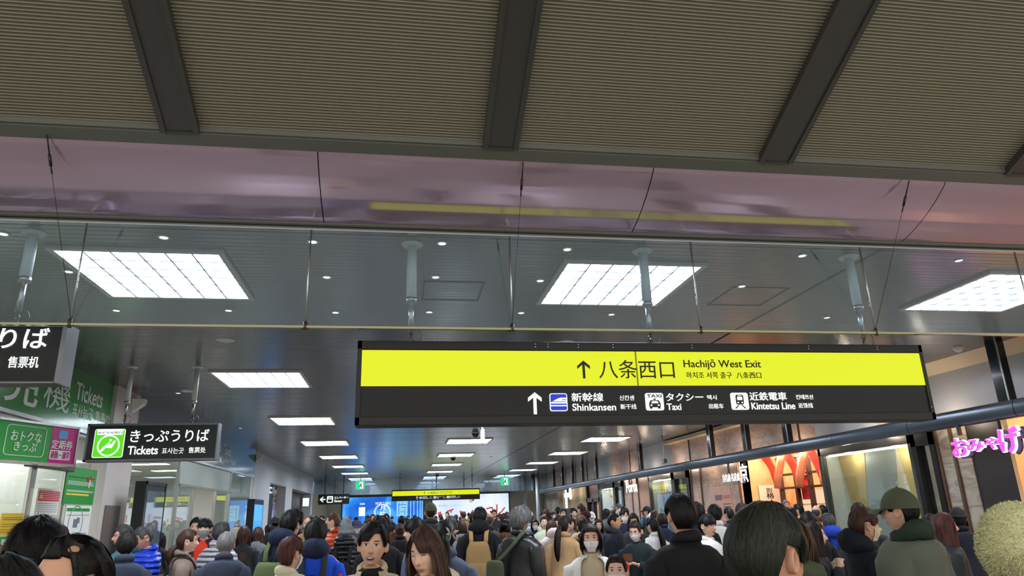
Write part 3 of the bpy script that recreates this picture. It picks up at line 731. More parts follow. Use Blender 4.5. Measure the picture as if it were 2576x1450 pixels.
def kiosk(Yn, Yf, Xw, Xf, zt, label, scr):
    t = thing('display_totem', label, 'display', (Xf, (Yn + Yf) / 2, 0), LW, 'black display totems')
    w = (Yf - Yn) / 2; d = Xf - Xw
    MB().box(-w, .012, 0, w, d, zt).obj('case', black, t, bevel=.01)
    MB().box(-w + .09, -.002, .5, w - .09, .012, zt - .16).obj('screen', scr, t)
    MB().box(-w, .0, 0, -w + .05, .012, zt).box(w - .05, 0, 0, w, .012, zt).box(-w, 0, zt - .06, w, .012, zt).obj('bezel', M('totem_bezel', S(30, 32, 36), .15), t)
scr_off = M('screen_dark', S(150, 164, 176), .03, .65, S(60, 80, 100), .05)
blue_screen = M('totem_blue', S(30, 90, 170), .08, 0, S(70, 150, 235), 1.0, var=.0)
kx = -4.42; k0 = onX(371, 1212, kx).y; k1 = onX(421, 1218, kx).y
kiosk(k0, k1, onY(341, 1212, k0).x, kx, onX(395, 1214, kx).z, 'tall black display totem with a dark glossy screen before the ticket office glass', scr_off)
k0 = onX(641, 1256, kx).y; k1 = onX(664, 1258, kx).y
kiosk(k0, k1, onY(623, 1255, k0).x, kx, onX(650, 1257, kx).z, 'black display totem with a bright blue screen at the end of the ticket office', blue_screen)

# ------------------------------------------------------------------ left white wall with two openings
wl = MB().box(-5.6, 26.95, 0, -5.05, 30.35, 4).box(-5.6, 34.6, 0, -5.05, 36.7, 3.06).box(-5.6, 44.6, 0, -5.05, 45.4, 3.06).box(-5.6, 30.35, 3.06, -5.05, 45.4, 4)
struct('wall_left', wl, white_wall)
wood = M('dark_wood', S(84, 56, 46), .4, var=.5, vs=8)
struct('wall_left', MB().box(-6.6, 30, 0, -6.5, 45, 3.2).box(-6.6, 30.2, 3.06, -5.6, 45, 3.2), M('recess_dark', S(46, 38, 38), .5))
o = Vector((-5.35, 30.4, 0)); f = WF(o, LW)
t = thing('shop_portal', 'black shop portal with a glowing white script logo on the left wall', 'shopfront', o, LW)
MB().box(0, 0, 0, 2.1, .1, 3.05).obj('panel', M('portal_black', S(22, 18, 18), .25), t)
text(t, 'Oyp', tbox(f, (676, 1238), (692, 1240), (684, 1226), (684, 1248)), whl, -.01, .03)
text(t, 'o', tbox(f, (686, 1253), (695, 1254), (690, 1249), (690, 1259)), whl, -.01, .03)
MB().box(2.1, -.1, 0, 2.5, .1, 3.05).obj('glass_edge', M('edge_steel', S(150, 160, 168), .12, .8), t)
MB().box(2.9, -.1, 0, 3.3, .1, 3.05).obj('copper_column', M('copper_mirror', S(190, 150, 128), .12, .9), t)
MB().box(2.5, .02, .8, 2.9, .08, 2.4).obj('lit_panel', glow('lit_panel', (.9, .97, 1), .9), t)
t = thing('slat_doors', 'dark wooden slatted shop doors in the far opening of the left wall', 'door', (-5.5, 40.6, 0), LW)
for k in range(14):
    x = -3.8 + k * .55; MB().box(x, 0, 0, x + .42, .1, 3.0).obj('slat', wood, t)
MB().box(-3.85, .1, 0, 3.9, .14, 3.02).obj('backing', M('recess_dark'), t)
p = onX(774, 1264, -5.1)
t = thing('blade_sign', 'small glowing white sign box projecting at the slatted doors', 'sign', (-5.2, p.y, p.z), 0)
MB().box(-.2, 0, -.25, .2, .12, .25).obj('case', black_frame, t); MB().box(-.18, -.01, -.23, .18, 0, .23).obj('face', whl, t)

# ------------------------------------------------------------------ end wall, glossy bulkhead, two screens
beige_wall = M('beige_wall', S(176, 172, 156), .5)
struct('wall_end', MB().box(-9, 50.02, 0, 11.5, 50.2, 4.0), beige_wall)
struct('wall_end', MB().box(-9, 48.0, 3.02, 10.6, 48.06, 4.0), M('mirror_bulkhead', S(160, 178, 188), .06, .9))
struct('wall_left', MB().box(-9, 45.4, 0, -8.9, 50, 4), beige_wall)
struct('trim_5', MB().box(-9, 49.96, 0, -3.75, 50.0, 1.5), M('dark_wainscot', S(70, 68, 64), .5))
tag(MB().box(-4.75, 49.6, 0, -4.55, 49.8, 4).obj('corner_post', M('edge_steel'), None), 'steel corner post left of the blue end screen', 'post')
def screen_mat(name, c1, c2, c3, es, scale):
    m = bpy.data.materials.new(name); m.use_nodes = True; nt = m.node_tree; L = nt.links; b = nt.nodes['Principled BSDF']
    tc = nt.nodes.new('ShaderNodeTexCoord'); n = nt.nodes.new('ShaderNodeTexNoise'); n.inputs['Scale'].default_value = scale; n.inputs['Detail'].default_value = 2; n.inputs['Distortion'].default_value = 1.0
    L.new(tc.outputs['Object'], n.inputs['Vector']); r_ = nt.nodes.new('ShaderNodeValToRGB')
    e = r_.color_ramp.elements; e[0].position = .36; e[0].color = (*c1, 1); e[1].position = .72; e[1].color = (*c3, 1)
    q = e.new(.52); q.color = (*c2, 1)
    L.new(n.outputs[0], r_.inputs[0]); L.new(r_.outputs[0], b.inputs['Emission Color']); b.inputs['Emission Strength'].default_value = es
    b.inputs['Base Color'].default_value = (.02, .02, .03, 1); b.inputs['Roughness'].default_value = .2
    return m
sky_blue = screen_mat('blue_advert', S(10, 90, 200), S(40, 140, 235), S(120, 205, 250), 1.15, .55)
pale_ad = screen_mat('pale_advert', S(205, 222, 248), S(226, 238, 253), S(238, 246, 255), 1.05, .4)
Ye = 49.83
a = onY(863, 1252, Ye); b = onY(1065, 1249, Ye)
o = Vector((a.x, Ye, .35)); f = WF(o, 0); w = b.x - a.x; h = (a.z + b.z) / 2 - .35
t = thing('advert_screen', 'huge blue advertising screen with a white laurel on the end wall', 'screen', o)
MB().box(0, .02, 0, w, .12, h).obj('panel', sky_blue, t); MB().box(-.1, 0, -.08, 0, .15, h + .08).box(w, 0, -.08, w + .1, .15, h + .08).box(-.1, 0, h, w + .1, .15, h + .08).obj('bezel', M('bezel_grey', S(90, 94, 98), .3, .6), t)
sw = glow('screen_white', (.9, .97, 1), 1.1); slb = glow('screen_light_blue', S(150, 210, 245), 1.0); sdb = glow('screen_deep_blue', S(10, 110, 215), 1.0)
text(t, 'WORLD SAKE', tbox(f, (944, 1267), (983, 1267), (964, 1263.5), (964, 1270.5)), sw, .015, .01)
cx, cz_ = f(962, 1290); rr = .5
for s in (1, -1):
    m = MB()
    for k in range(-70, 71, 12):
        an = R(k); c = (cx + s * rr * math.cos(an), cz_ + rr * 1.05 * math.sin(an))
        for d in (.35, -.35):
            q = an * s + (0 if s > 0 else PI) + PI / 2 * s + d * s * 1.6
            dx, dz = math.cos(q) * .1, math.sin(q) * .1; nx, nz = -dz * .42, dx * .42
            m.prism([c, (c[0] + dx * .5 + nx, c[1] + dz * .5 + nz), (c[0] + dx, c[1] + dz), (c[0] + dx * .5 - nx, c[1] + dz * .5 - nz)], .008, .02)
    m.obj('laurel_branch', sw, t)
text(t, '月', (cx - .16, cz_ + .12, cx + .16, cz_ + .5), sw, .015, .02); text(t, '桂', (cx - .18, cz_ - .3, cx + .18, cz_ + .08), sw, .015, .02); text(t, '冠', (cx - .18, cz_ - .72, cx + .18, cz_ - .34), sw, .015, .02)
q0 = f(903, 1277); q1 = f(918, 1299)
MB().box(q0[0], .012, q1[1], q1[0], .02, q0[1]).obj('white_block', sw, t)
q0 = f(905, 1266); q1 = f(918, 1271); MB().box(q0[0], .012, q1[1], q1[0], .02, q0[1]).obj('pale_block', slb, t)
q0 = f(998, 1262); q1 = f(1025, 1299); m = MB().box(q0[0], .012, q1[1], q1[0], .02, q0[1]); m.obj('drawing_panel', slb, t)
m = MB()
for (x0, y0, x1, y1) in ((1002, 1270, 1022, 1271), (1003, 1265, 1004, 1296), (1010, 1277, 1023, 1278), (1018, 1282, 1019, 1297), (1007, 1288, 1017, 1289), (1012, 1264, 1013, 1268)):
    u0 = f(x0, y0); u1 = f(x1, y1); m.box(u0[0], .006, u1[1], u1[0], .012, u0[1])
m.obj('drawing_lines', sdb, t)
m = MB()
for px in (1032, 1040, 1049, 1056, 1061): m.box(f(px, 1280)[0], .012, 0, f(px + 2.2, 1280)[0], .02, h)
m.obj('light_streaks', slb, t)
a = onY(1088, 1247, Ye); b = onY(1279, 1241, Ye)
o = Vector((a.x, Ye, .35)); f = WF(o, 0); w = b.x - a.x; h = (a.z + b.z) / 2 - .35
t = thing('advert_screen', 'huge pale advertising screen with red brush strokes on the end wall', 'screen', o)
MB().box(0, .02, 0, w, .12, h).obj('panel', pale_ad, t); MB().box(-.1, 0, -.08, 0, .15, h + .08).box(w, 0, -.08, w + .12, .15, h + .08).box(-.1, 0, h, w + .1, .15, h + .08).obj('bezel', M('bezel_grey'), t)
sr = glow('screen_red', S(200, 60, 70), .9)
m = MB()
def stroke(*ps, r=.045):
    m.tube([(f(*p)[0], .012, f(*p)[1]) for p in ps], r, 6, flat=.3, up=(1, 0, 0))
for s_ in (((1104, 1289), (1104, 1298)), ((1108, 1288), (1108, 1300)), ((1102, 1296), (1113, 1295)), ((1124, 1288), (1141, 1282)), ((1134, 1284), (1135, 1291)), ((1158, 1285), (1159, 1293)), ((1163, 1291), (1172, 1289)), ((1184, 1294), (1190, 1284)), ((1223, 1281), (1238, 1277)), ((1250, 1270), (1250, 1287)), ((1253, 1294), (1262, 1288), (1270, 1277)), ((1238, 1277), (1239, 1283))):
    stroke(*s_)
m.obj('red_brushwork', sr, t)
text(t, '様式のはま・コテオハルンへ', tbox(f, (1103, 1277), (1165, 1268), (1134, 1270), (1134, 1275)), glow('screen_grey', S(150, 160, 190), .9), .015, shear=0)
m = MB(); stroke(((1181, 1262)), (1188, 1259), r=.12); m.obj('brush_hand', glow('screen_skin', S(230, 185, 160), .9), t)
m = MB(); stroke((1186, 1262), (1192, 1257), r=.05); m.obj('brush', glow('screen_ink', S(70, 60, 60), .6), t)

# ------------------------------------------------------------------ right wall
strip = bronze
def wall_seg(y0, y1, z0, z1, mat, X=9.9):
    struct('wall_right', MB().box(X, y0, z0, X + .3, y1, z1), mat)
for y0, y1, mt in ((4, 9.2, stone_grey), (9.2, 12.55, pale_panel), (12.55, 13.6, stone), (13.6, 15.9, pale_panel), (15.9, 25.4, stone), (25.4, 28.4, pale_panel), (28.4, 33, stone), (33, 36, pale_panel), (36, 48, stone)):
    wall_seg(y0, y1, 2.90, 4.0, mt)
for y0, y1, mt in ((11.27, 12.02, stone_grey), (20.1, 23.8, stone), (28.02, 29.3, M('salmon_panel', S(206, 158, 132), .4)), (29.3, 31.35, stone), (45, 50, stone_grey)):
    wall_seg(y0, y1, 0, 2.9, mt)
bs = [(11.62, 'on the grey stone pier left of the pink sign'), (12.0, 'at the edge of the grey stone pier'), (20.15, 'at the left corner of the red ribbon shop'), (22.9, 'on the stone wall left of the hanging kanji sign'), (23.7, 'at the far edge of the stone wall'), (29.35, 'beside the salmon panel'), (30.2, 'behind the hanging Porta letters')]
for y, lb in bs:
    tag(MB().box(9.86, y - .03, 0, 9.9, y + .03, 2.9).obj('bronze_strip', bronze, None), 'slim vertical bronze strip ' + lb, 'trim strip', 'bronze strips on the right wall')
for k, y in enumerate((12.3, 12.62, 16.6, 19.2, 21.8, 23.6, 30.2, 37.5, 40.1, 42.6)):
    tag(MB().box(9.87, y - .025, 3.02, 9.9, y + .025, 3.98).obj('bronze_strip', M('dark_bronze', S(78, 64, 56), .3, .6), None), 'dark bronze strip on the upper stone wall, %s from the front' % ('first', 'second', 'third', 'fourth', 'fifth', 'sixth', 'seventh', 'eighth', 'ninth', 'tenth')[k], 'trim strip', 'dark strips above the canopy beam')
struct('trim_6', MB().add([(9.45, 8, 4.0), (9.45, 13.2, 4.0), (9.9, 13.2, 3.86), (9.9, 8, 3.86)], [(0, 1, 2, 3)]), cream)
struct('trim_7', MB().box(9.6, 15.9, 3.86, 9.9, 25.4, 3.97), cream)
# display windows
tri_c = [M('display_gold', S(190, 164, 106), .5), M('display_grey', S(150, 156, 154), .5), M('display_beige', S(204, 194, 172), .5), M('display_white', S(206, 206, 198), .5)]
strip_warm = glow('strip_warm', (1, .88, .66), 5)
def display(y0, y1, zt, label, n, frame_w=.1, gl=1.0):
    """shop window in the right wall: y0 nearest end"""
    t = thing('display_window', label, 'shop window', (9.86, (y0 + y1) / 2, 0), RW, 'shop display windows of the right wall')
    w = (y1 - y0) / 2
    MB().box(-w, 0, 0, -w + frame_w, .14, 2.9).box(w - frame_w, 0, 0, w, .14, 2.9).box(-w, 0, zt, w, .14, 2.9).box(-w, 0, 0, w, .14, .35).obj('frame', M('window_frame', S(74, 76, 78), .3, .4), t)
    MB().box(-w + frame_w, .05, .35, w - frame_w, .062, zt).obj('pane', glass, t)
    MB().box(-w + .02, .50, .0, w - .02, .55, 2.9).box(-w + .02, .14, .3, w - .02, .50, .35).box(-w + .02, .14, zt + .02, w - .02, .50, zt + .06).box(-w + .02, .14, .35, -w + .05, .50, zt).box(w - .05, .14, .35, w - .02, .50, zt).obj('niche', tri_c[3], t)
    m = MB(); zb_, zt_ = .4, zt
    for k in range(n):
        x = -w + .05 + (2 * w - .1) * k / n; d = (2 * w - .1) / n
        m.prism([(x + d * .02, zt_), (x + d * .98, zt_), (x + d * .56, zb_), (x + d * .44, zb_)][::-1], .480, .485, (0, 1, 0, 2, 0)[k % 5])
        if k < n - 1: m.prism([(x + d * .9, zt_), (x + d * 1.1, zt_), (x + d * 1.7, zb_), (x + d * .3, zb_)][::-1], .488, .493, (1, 2, 1, 1, 2)[k % 5])
    m.obj('triangle_panel', tri_c[:3], t)
    MB().box(-w + .1, .2, zt - .03, w - .1, .26, zt + .01).obj('strip_light', strip_warm, t)
    for q in (-.5, .5):
        lamp((10.12, (y0 + y1) / 2 + q * w, zt - .12), 5 * w, (1, .93, .80), .08)  # added point lights without a fitting, brightening the niche beyond its strip
display(12.66, 15.88, 2.70, 'large display window with gold and grey triangles right of the ribbon shop', 3)
display(25.42, 28.0, 2.68, 'display window between the dark doorway and the salmon panel', 4)
display(32.85, 35.3, 2.62, 'narrow far display window with pale triangles left of the Porta letters', 3)
def portal(y0, y1, label, fw, glassc, inner=None):
    t = thing('door_frame', label, 'doorway', (9.84, (y0 + y1) / 2, 0), RW, 'dark framed glass doors of the right wall'); w = (y1 - y0) / 2
    MB().box(-w, 0, 0, -w + fw, .2, 2.9).box(w - fw, 0, 0, w, .2, 2.9).box(-w, 0, 2.62, w, .2, 2.9).obj('frame', M('portal_black'), t)
    MB().box(-w + fw, .08, 0, w - fw, .1, 2.62).obj('pane', glass, t)
    MB().box(-w + fw, .3, 0, w - fw, .34, 2.7).obj('backing', glassc, t)
    return t
portal(12.03, 12.65, 'slim black framed glass door by the grey stone pier', .13, M('display_grey'))
p_ = portal(23.82, 25.4, 'brown black framed doorway left of the stone wall', .25, M('display_beige'))
portal(31.38, 32.82, 'black framed doorway left of the Porta letters', .25, tri_c[2])
# pink reflection sign is on the near shop: neon lettering
# dark wall and near souvenir shop
struct('wall_right', MB().box(9.92, 10.46, 0, 10.2, 11.27, 2.9), M('near_dark_wall', S(44, 36, 34), .4))
orange = M('orange_wood', S(236, 188, 136), .45, var=.25, vs=5)
struct('wall_right', MB().box(12.6, 4, 0, 12.8, 10.46, 3.1).box(9.92, 10.38, 0, 12.6, 10.46, 3.1).box(9.92, 4, 3.0, 12.8, 10.46, 3.1), orange)
# red ribbon shop: room 15.9..20.1
shop_ceiling = M('shop_ceiling', S(226, 170, 140), .4)
struct('wall_right', MB().box(14.0, 15.8, 0, 14.2, 20.2, 3.3).box(9.95, 15.92, 0, 14, 16.0, 3.3), orange)
struct('wall_right', MB().box(9.95, 20.1, 0, 14, 20.2, 3.3), orange)
struct('ceiling', MB().box(9.95, 15.8, 3.1, 14.2, 20.2, 3.2), shop_ceiling)
struct('wall_right', MB().box(14.0, 35.2, 0, 14.1, 45.1, 3.0).box(9.9, 37.9, 0, 10.2, 38.05, 2.9), M('cream_wall', S(206, 186, 150), .6))
struct('wall_right', MB().box(10.5, 38.05, 0, 10.6, 45, 2.95), M('cream_wall'))
shop_l = glow('shop_lamp_lens', (1, .8, .55), 14)
k = 0
for x, y in ((10.6, 16.8), (10.6, 18.0), (10.6, 19.2), (12.0, 17.0), (12.0, 18.6), (13.2, 17.8)):
    t = tag(MB().lathe([(.001, -.02), (.06, -.02), (.075, 0)], 14).obj('shop_downlight', shop_l, None, True), 'warm round downlight in the ribbon shop ceiling, %s' % ('front row near', 'front row middle', 'front row far', 'second row near', 'second row far', 'at the back')[k], 'downlight', 'ribbon shop downlights')
    t.location = (x, y, 3.1); k += 1
    lamp((x, y, 2.95), 55, (1, .72, .50))
lamp((11.2, 9.2, 2.8), 110, (1, .6, .3)); lamp((11.0, 7.4, 2.8), 110, (1, .6, .3))
for y in (11.4, 13.6, 16.6, 19.4, 21.8, 24.4, 27.0, 29.8, 32.6): lamp((9.45, y, 2.95), 14, (1, .80, .60), .05)
for y in (39.5, 41.5, 43.5): lamp((10.1, y, 2.85), 7, (1, .85, .6), .04)
lamp((10.2, 36.6, 2.6), 8, (1, .6, .35))
red_rib = M('red_ribbon', S(222, 60, 48), .5, var=.3, vs=14); sal_rib = M('salmon_ribbon', S(230, 140, 100), .5, var=.3, vs=14)
def ribbon(y0, y1, x, zt, sag, mat, label, wd=.52):
    t = MB(); rows = []
    for k in range(13):
        q = k / 12; z = zt - sag * q; y = lerp(y0, y1, q) + .10 * math.sin(q * PI) * (1 if y1 > y0 else -1)
        rows.append([(x + (j - 2) * .006 * math.sin(9 * q + j), y + (j / 4 - .5) * wd * (1 - .25 * q), z + .01 * math.sin(5 * j)) for j in range(5)])
    o = t.grid(rows).obj('ribbon', mat, None, True); md = o.modifiers.new('t', 'SOLIDIFY'); md.thickness = .006
    tag(o, label, 'ribbon', 'hanging ribbons in the shop')
rb = ('nearest', 'second nearest', 'third nearest', 'fourth nearest', 'fifth nearest', 'farthest')
for k in range(6):
    ribbon(16.4 + .58 * k + (.58 if k % 2 else 0), 16.4 + .58 * k + (.0 if k % 2 else .58), 10.6 + .05 * (k % 2), 3.02, .95, red_rib if k % 2 else sal_rib, '%s draped ribbon under the shop ceiling, %s' % ('red' if k % 2 else 'salmon', rb[k]))
XB = onY(1962, 1285, 20.08).x
t = thing('display_shelf', 'black framed shelving with red and cream panels inside the ribbon shop', 'shelf', (XB, 18.0, 0), RW)
m = MB()
for x in (-1.9, -1.05, -.35, .45, 1.25, 1.9): m.box(x - .045, 0, 0, x + .045, .12, 2.95)
for z in (2.05, 2.42, 2.9): m.box(-1.9, .01, z, 1.9, .1, z + .06)
m.obj('frame', M('shelf_black', S(40, 26, 24), .4), t)
MB().box(-1.0, .14, 1.75, -.4, .17, 2.4).obj('red_banner', M('banner_red', S(212, 44, 50), .5), t); MB().box(.5, .14, 1.0, 1.2, .17, 2.4).obj('red_banner', M('banner_red'), t)
MB().box(-1.86, .5, .2, 1.86, .55, 2.0).obj('back_panel', glow('lit_back', (1, .78, .5), .8), t)
for z in (1.15, 1.6): MB().box(-1.86, .12, z, 1.86, .5, z + .04).obj('shelf_board', orange, t)
text(t, '京の', (.6, 1.30, 1.1, 1.55), whl, .13, .02)
# poster in the shop, on the far side wall
Yp = 20.08; a = onY(1907, 1222, Yp); b = onY(1957, 1222, Yp); c = onY(1912, 1270, Yp)
t = thing('kanji_poster', 'white square poster with black brush kanji on the orange shop wall', 'poster', (a.x, Yp, c.z)); w = b.x - a.x; h = a.z - c.z
MB().box(0, -.02, 0, w, 0, h).obj('sheet', M('poster_white', S(240, 226, 214), .6), t)
text(t, '別', (w * .36, h * .60, w * .64, h * .86), ink, -.022, .01); text(t, '格', (w * .34, h * .30, w * .72, h * .60), ink, -.022, .01)
text(t, 'BEKKAKU', (w * .32, h * .13, w * .7, h * .17), ink, -.022)
# notice on the stone wall
o = Vector((9.87, 21.4, 1.2)); t = thing('wall_notice', 'pinkish framed notice board on the stone wall under the kanji sign', 'notice', o, RW)
MB().box(-.62, 0, 0, .62, .03, .98).obj('board', M('notice_pink', S(206, 160, 146), .5), t); MB().box(-.5, -.004, .62, .0, 0, .78).obj('photo', M('notice_photo', S(130, 110, 120), .5, var=.8, vs=20), t)
MB().box(.08, -.004, .66, .56, 0, .76).obj('red_heading', M('notice_red', S(214, 110, 90), .5), t); lines(t, .62, .98, (.3, .36, .42, .5), ink, seed=2)
# doorway and cream shop at the far right
t = thing('shop_entrance', 'dark framed shop entrance with orange panels far along the right wall', 'doorway', (9.88, 36.7, 0), RW)
MB().box(-1.3, 0, 0, -1.1, .2, 2.9).box(1.1, 0, 0, 1.3, .2, 2.9).box(-.1, 0, 0, .1, .2, 2.2).box(-1.3, 0, 2.05, 1.3, .2, 2.25).obj('frame', M('shelf_black'), t)
MB().box(-1.1, .15, 2.25, 1.1, .2, 2.85).obj('transom', M('salmon_panel'), t); MB().box(.2, .15, 0, .9, .2, 2.05).obj('door_panel', orange, t); MB().box(-1.1, .2, 0, -.1, .24, 2.05).obj('glass_panel', M('grey_glass', S(100, 112, 124), .1), t)
o = Vector((9.9, 42.6, .9)); t = thing('menu_board', 'black menu board on the cream wall below the small hanging sign', 'sign', o, RW)
MB().box(-.75, 0, -.9, .75, .1, .9).obj('board', M('portal_black'), t); MB().box(-.2, -.01, -.3, .2, 0, .1).box(-.12, -.01, .2, .12, 0, .5).obj('print', w_let, t)

# ------------------------------------------------------------------ steel canopy beam with posts
t = thing('canopy_beam', 'long dark steel canopy beam on black posts along the right shops', 'canopy beam', (9.1, 7.0, 2.78), 0)
beam_m = M('beam_steel', S(84, 91, 102), .30, .6, bump=.15, bs=.9)
y = 0.0; k = 0
while y < 40.9:
    y1 = min(y + 2.35, 41.0); rows = []
    for q in range(9):
        an = R(-90 + 180 * q / 8); rows.append([(.10 - .10 * max(0, math.cos(an)) ** .5, yy, .135 + .135 * math.sin(an)) for yy in (y + .006, y1 - .006)])
    rows.append([(.16, yy, .27) for yy in (y + .006, y1 - .006)]); rows.append([(.16, yy, 0) for yy in (y + .006, y1 - .006)]); rows.append(rows[0])
    MB().grid(rows).obj('segment', beam_m, t, True); y = y1
post_m = M('post_black', S(24, 25, 28), .18, .3, coat=.4)
for py_ in (9.55, 16.0, 18.1, 20.35, 26.85, 33.3, 35.95, 38.1, 40.5, 42.9):
    MB().box(.06, py_ - 7.0 - .11, .25, .2, py_ - 7.0 + .11, 1.22).obj('post', post_m, t, bevel=.01)
    MB().box(.055, py_ - 7.0 - .115, .26, .068, py_ - 7.0 - .09, 1.22).obj('post_edge', chrome, t)
# end columns
for px, X, lb in ((1308, 8.6, 'left'), (1353, 9.05, 'right')):
    p = onX(px, 1250, X)
    tag(MB().tube([(X, min(p.y, 49.5), 0), (X, min(p.y, 49.5), 4)], .13, 14).obj('round_column', M('column_pale', S(196, 204, 206), .3), None, True), 'slim pale round column near the end wall, %s of two' % lb, 'column', 'slim end columns')
# hanging letters
def rods(t, xs_, z):
    for x in xs_: MB().box(x - .03, .03, z, x + .03, .07, 2.80 - t.location.z).obj('rod', post_m, t)
glw = glow('letter_glow', (.95, .98, 1), 1.0)
p0 = onX(1575, 1218, 9.1); p1 = onX(1605, 1240, 9.1)
t = thing('hanging_letters', 'glowing white Porta letters hanging from the canopy beam', 'sign', (9.1, 27.8, 2.27), RW)
text(t, 'Porta', (-.70, 0, .70, .42), glw, 0, .03, depth=.015); rods(t, (-.4, .5), .3)
t = thing('hanging_letters', 'glowing white kanji letters hanging by the ribbon shop entrance', 'sign', (9.1, 18.9, 2.26), RW)
text(t, '自名處·名産處', (-.62, .02, .42, .24), glw, 0, .004, depth=.015); text(t, '京', (.44, -.05, .9, .45), glw, 0, .02, depth=.015); rods(t, (-.3, .66), .2)
t = thing('hanging_letters', 'small far glowing white sign hanging over the cream shop', 'sign', (9.1, 38.7, 2.32), RW)
text(t, '京名処', (-.9, .02, .3, .28), glw, 0, .03, depth=.06); text(t, '8', (.35, -.1, .8, .5), glw, 0, .05, depth=.06); rods(t, (-.5, .55), .25)
pk = glow('neon_pink', S(255, 60, 190), 2.4); pkw = glow('neon_pink_rim', (1, .84, .98), 1.8)
t = thing('neon_sign', 'pink glowing おみやげ sign with white rims hanging at the right edge', 'sign', (9.1, 10.0, 2.28), RW)
f = WF((9.1, 10.0, 2.28), RW)
for ch, l, r, tp, bt in (('お', 2398, 2440, 1101, 1151), ('み', 2436, 2480, 1104, 1138), ('や', 2480, 2522, 1099, 1132), ('げ', 2516, 2572, 1072, 1142)):
    b = tbox(f, (l, (tp + bt) / 2), (r, (tp + bt) / 2), ((l + r) / 2, tp), ((l + r) / 2, bt))
    text(t, ch, b, pkw, .02, .022, 'letter_rim', .05); text(t, ch, (b[0] + .012, b[1] + .012, b[2] - .012, b[3] - .012), pk, -.03, .020, 'letter', .02)
    text(t, ch, (b[0] + .02, b[1] - .02, b[2] + .03, b[3] - .02), M('neon_side', S(30, 26, 80), .4), .08, .045, 'letter_shell', .03)
rods(t, (-.55, .3), .35)
ld = bpy.data.lights.new('neon_lamp', 'POINT')
bpy.data.lights.remove(ld)
# hanging security camera
p = onX(1664, 1098, 8.8); q = onX(1672, 1165, 8.8)
t = thing('security_camera', 'small security camera on a thin pole from the ceiling near the right wall', 'camera', (8.8, q.y, 4.0))
MB().tube([(0, 0, 0), (0, 0, q.z - 4 + .12)], .02, 8).obj('pole', pole_m, t, True); MB().box(-.07, -.12, q.z - 4 - .02, .05, .12, q.z - 4 + .12).obj('housing', M('camera_grey', S(120, 120, 122), .4), t, bevel=.01)
# ------------------------------------------------------------------ people: heads, bodies, hair, clothes
HC = 1.585                                   # height of the head centre of a 1.70 m figure
def ell_nodes(nt, qx, qz, cx, cz, rx, rz, soft=.35):
    L = nt.links
    def mth(op, a, b=None):
        n = nt.nodes.new('ShaderNodeMath'); n.operation = op
        for i, v in enumerate((a, b)):
            if v is None: continue
            if isinstance(v, (int, float)): n.inputs[i].default_value = v
            else: L.new(v, n.inputs[i])
        return n.outputs[0]
    a = mth('POWER', mth('ABSOLUTE', mth('MULTIPLY', mth('SUBTRACT', qx, cx), 1 / rx)), 2)
    b = mth('POWER', mth('ABSOLUTE', mth('MULTIPLY', mth('SUBTRACT', qz, cz), 1 / rz)), 2)
    mr = nt.nodes.new('ShaderNodeMapRange'); mr.inputs[1].default_value = 1 + soft; mr.inputs[2].default_value = 1 - soft
    L.new(mth('ADD', a, b), mr.inputs[0]); return mr.outputs[0]
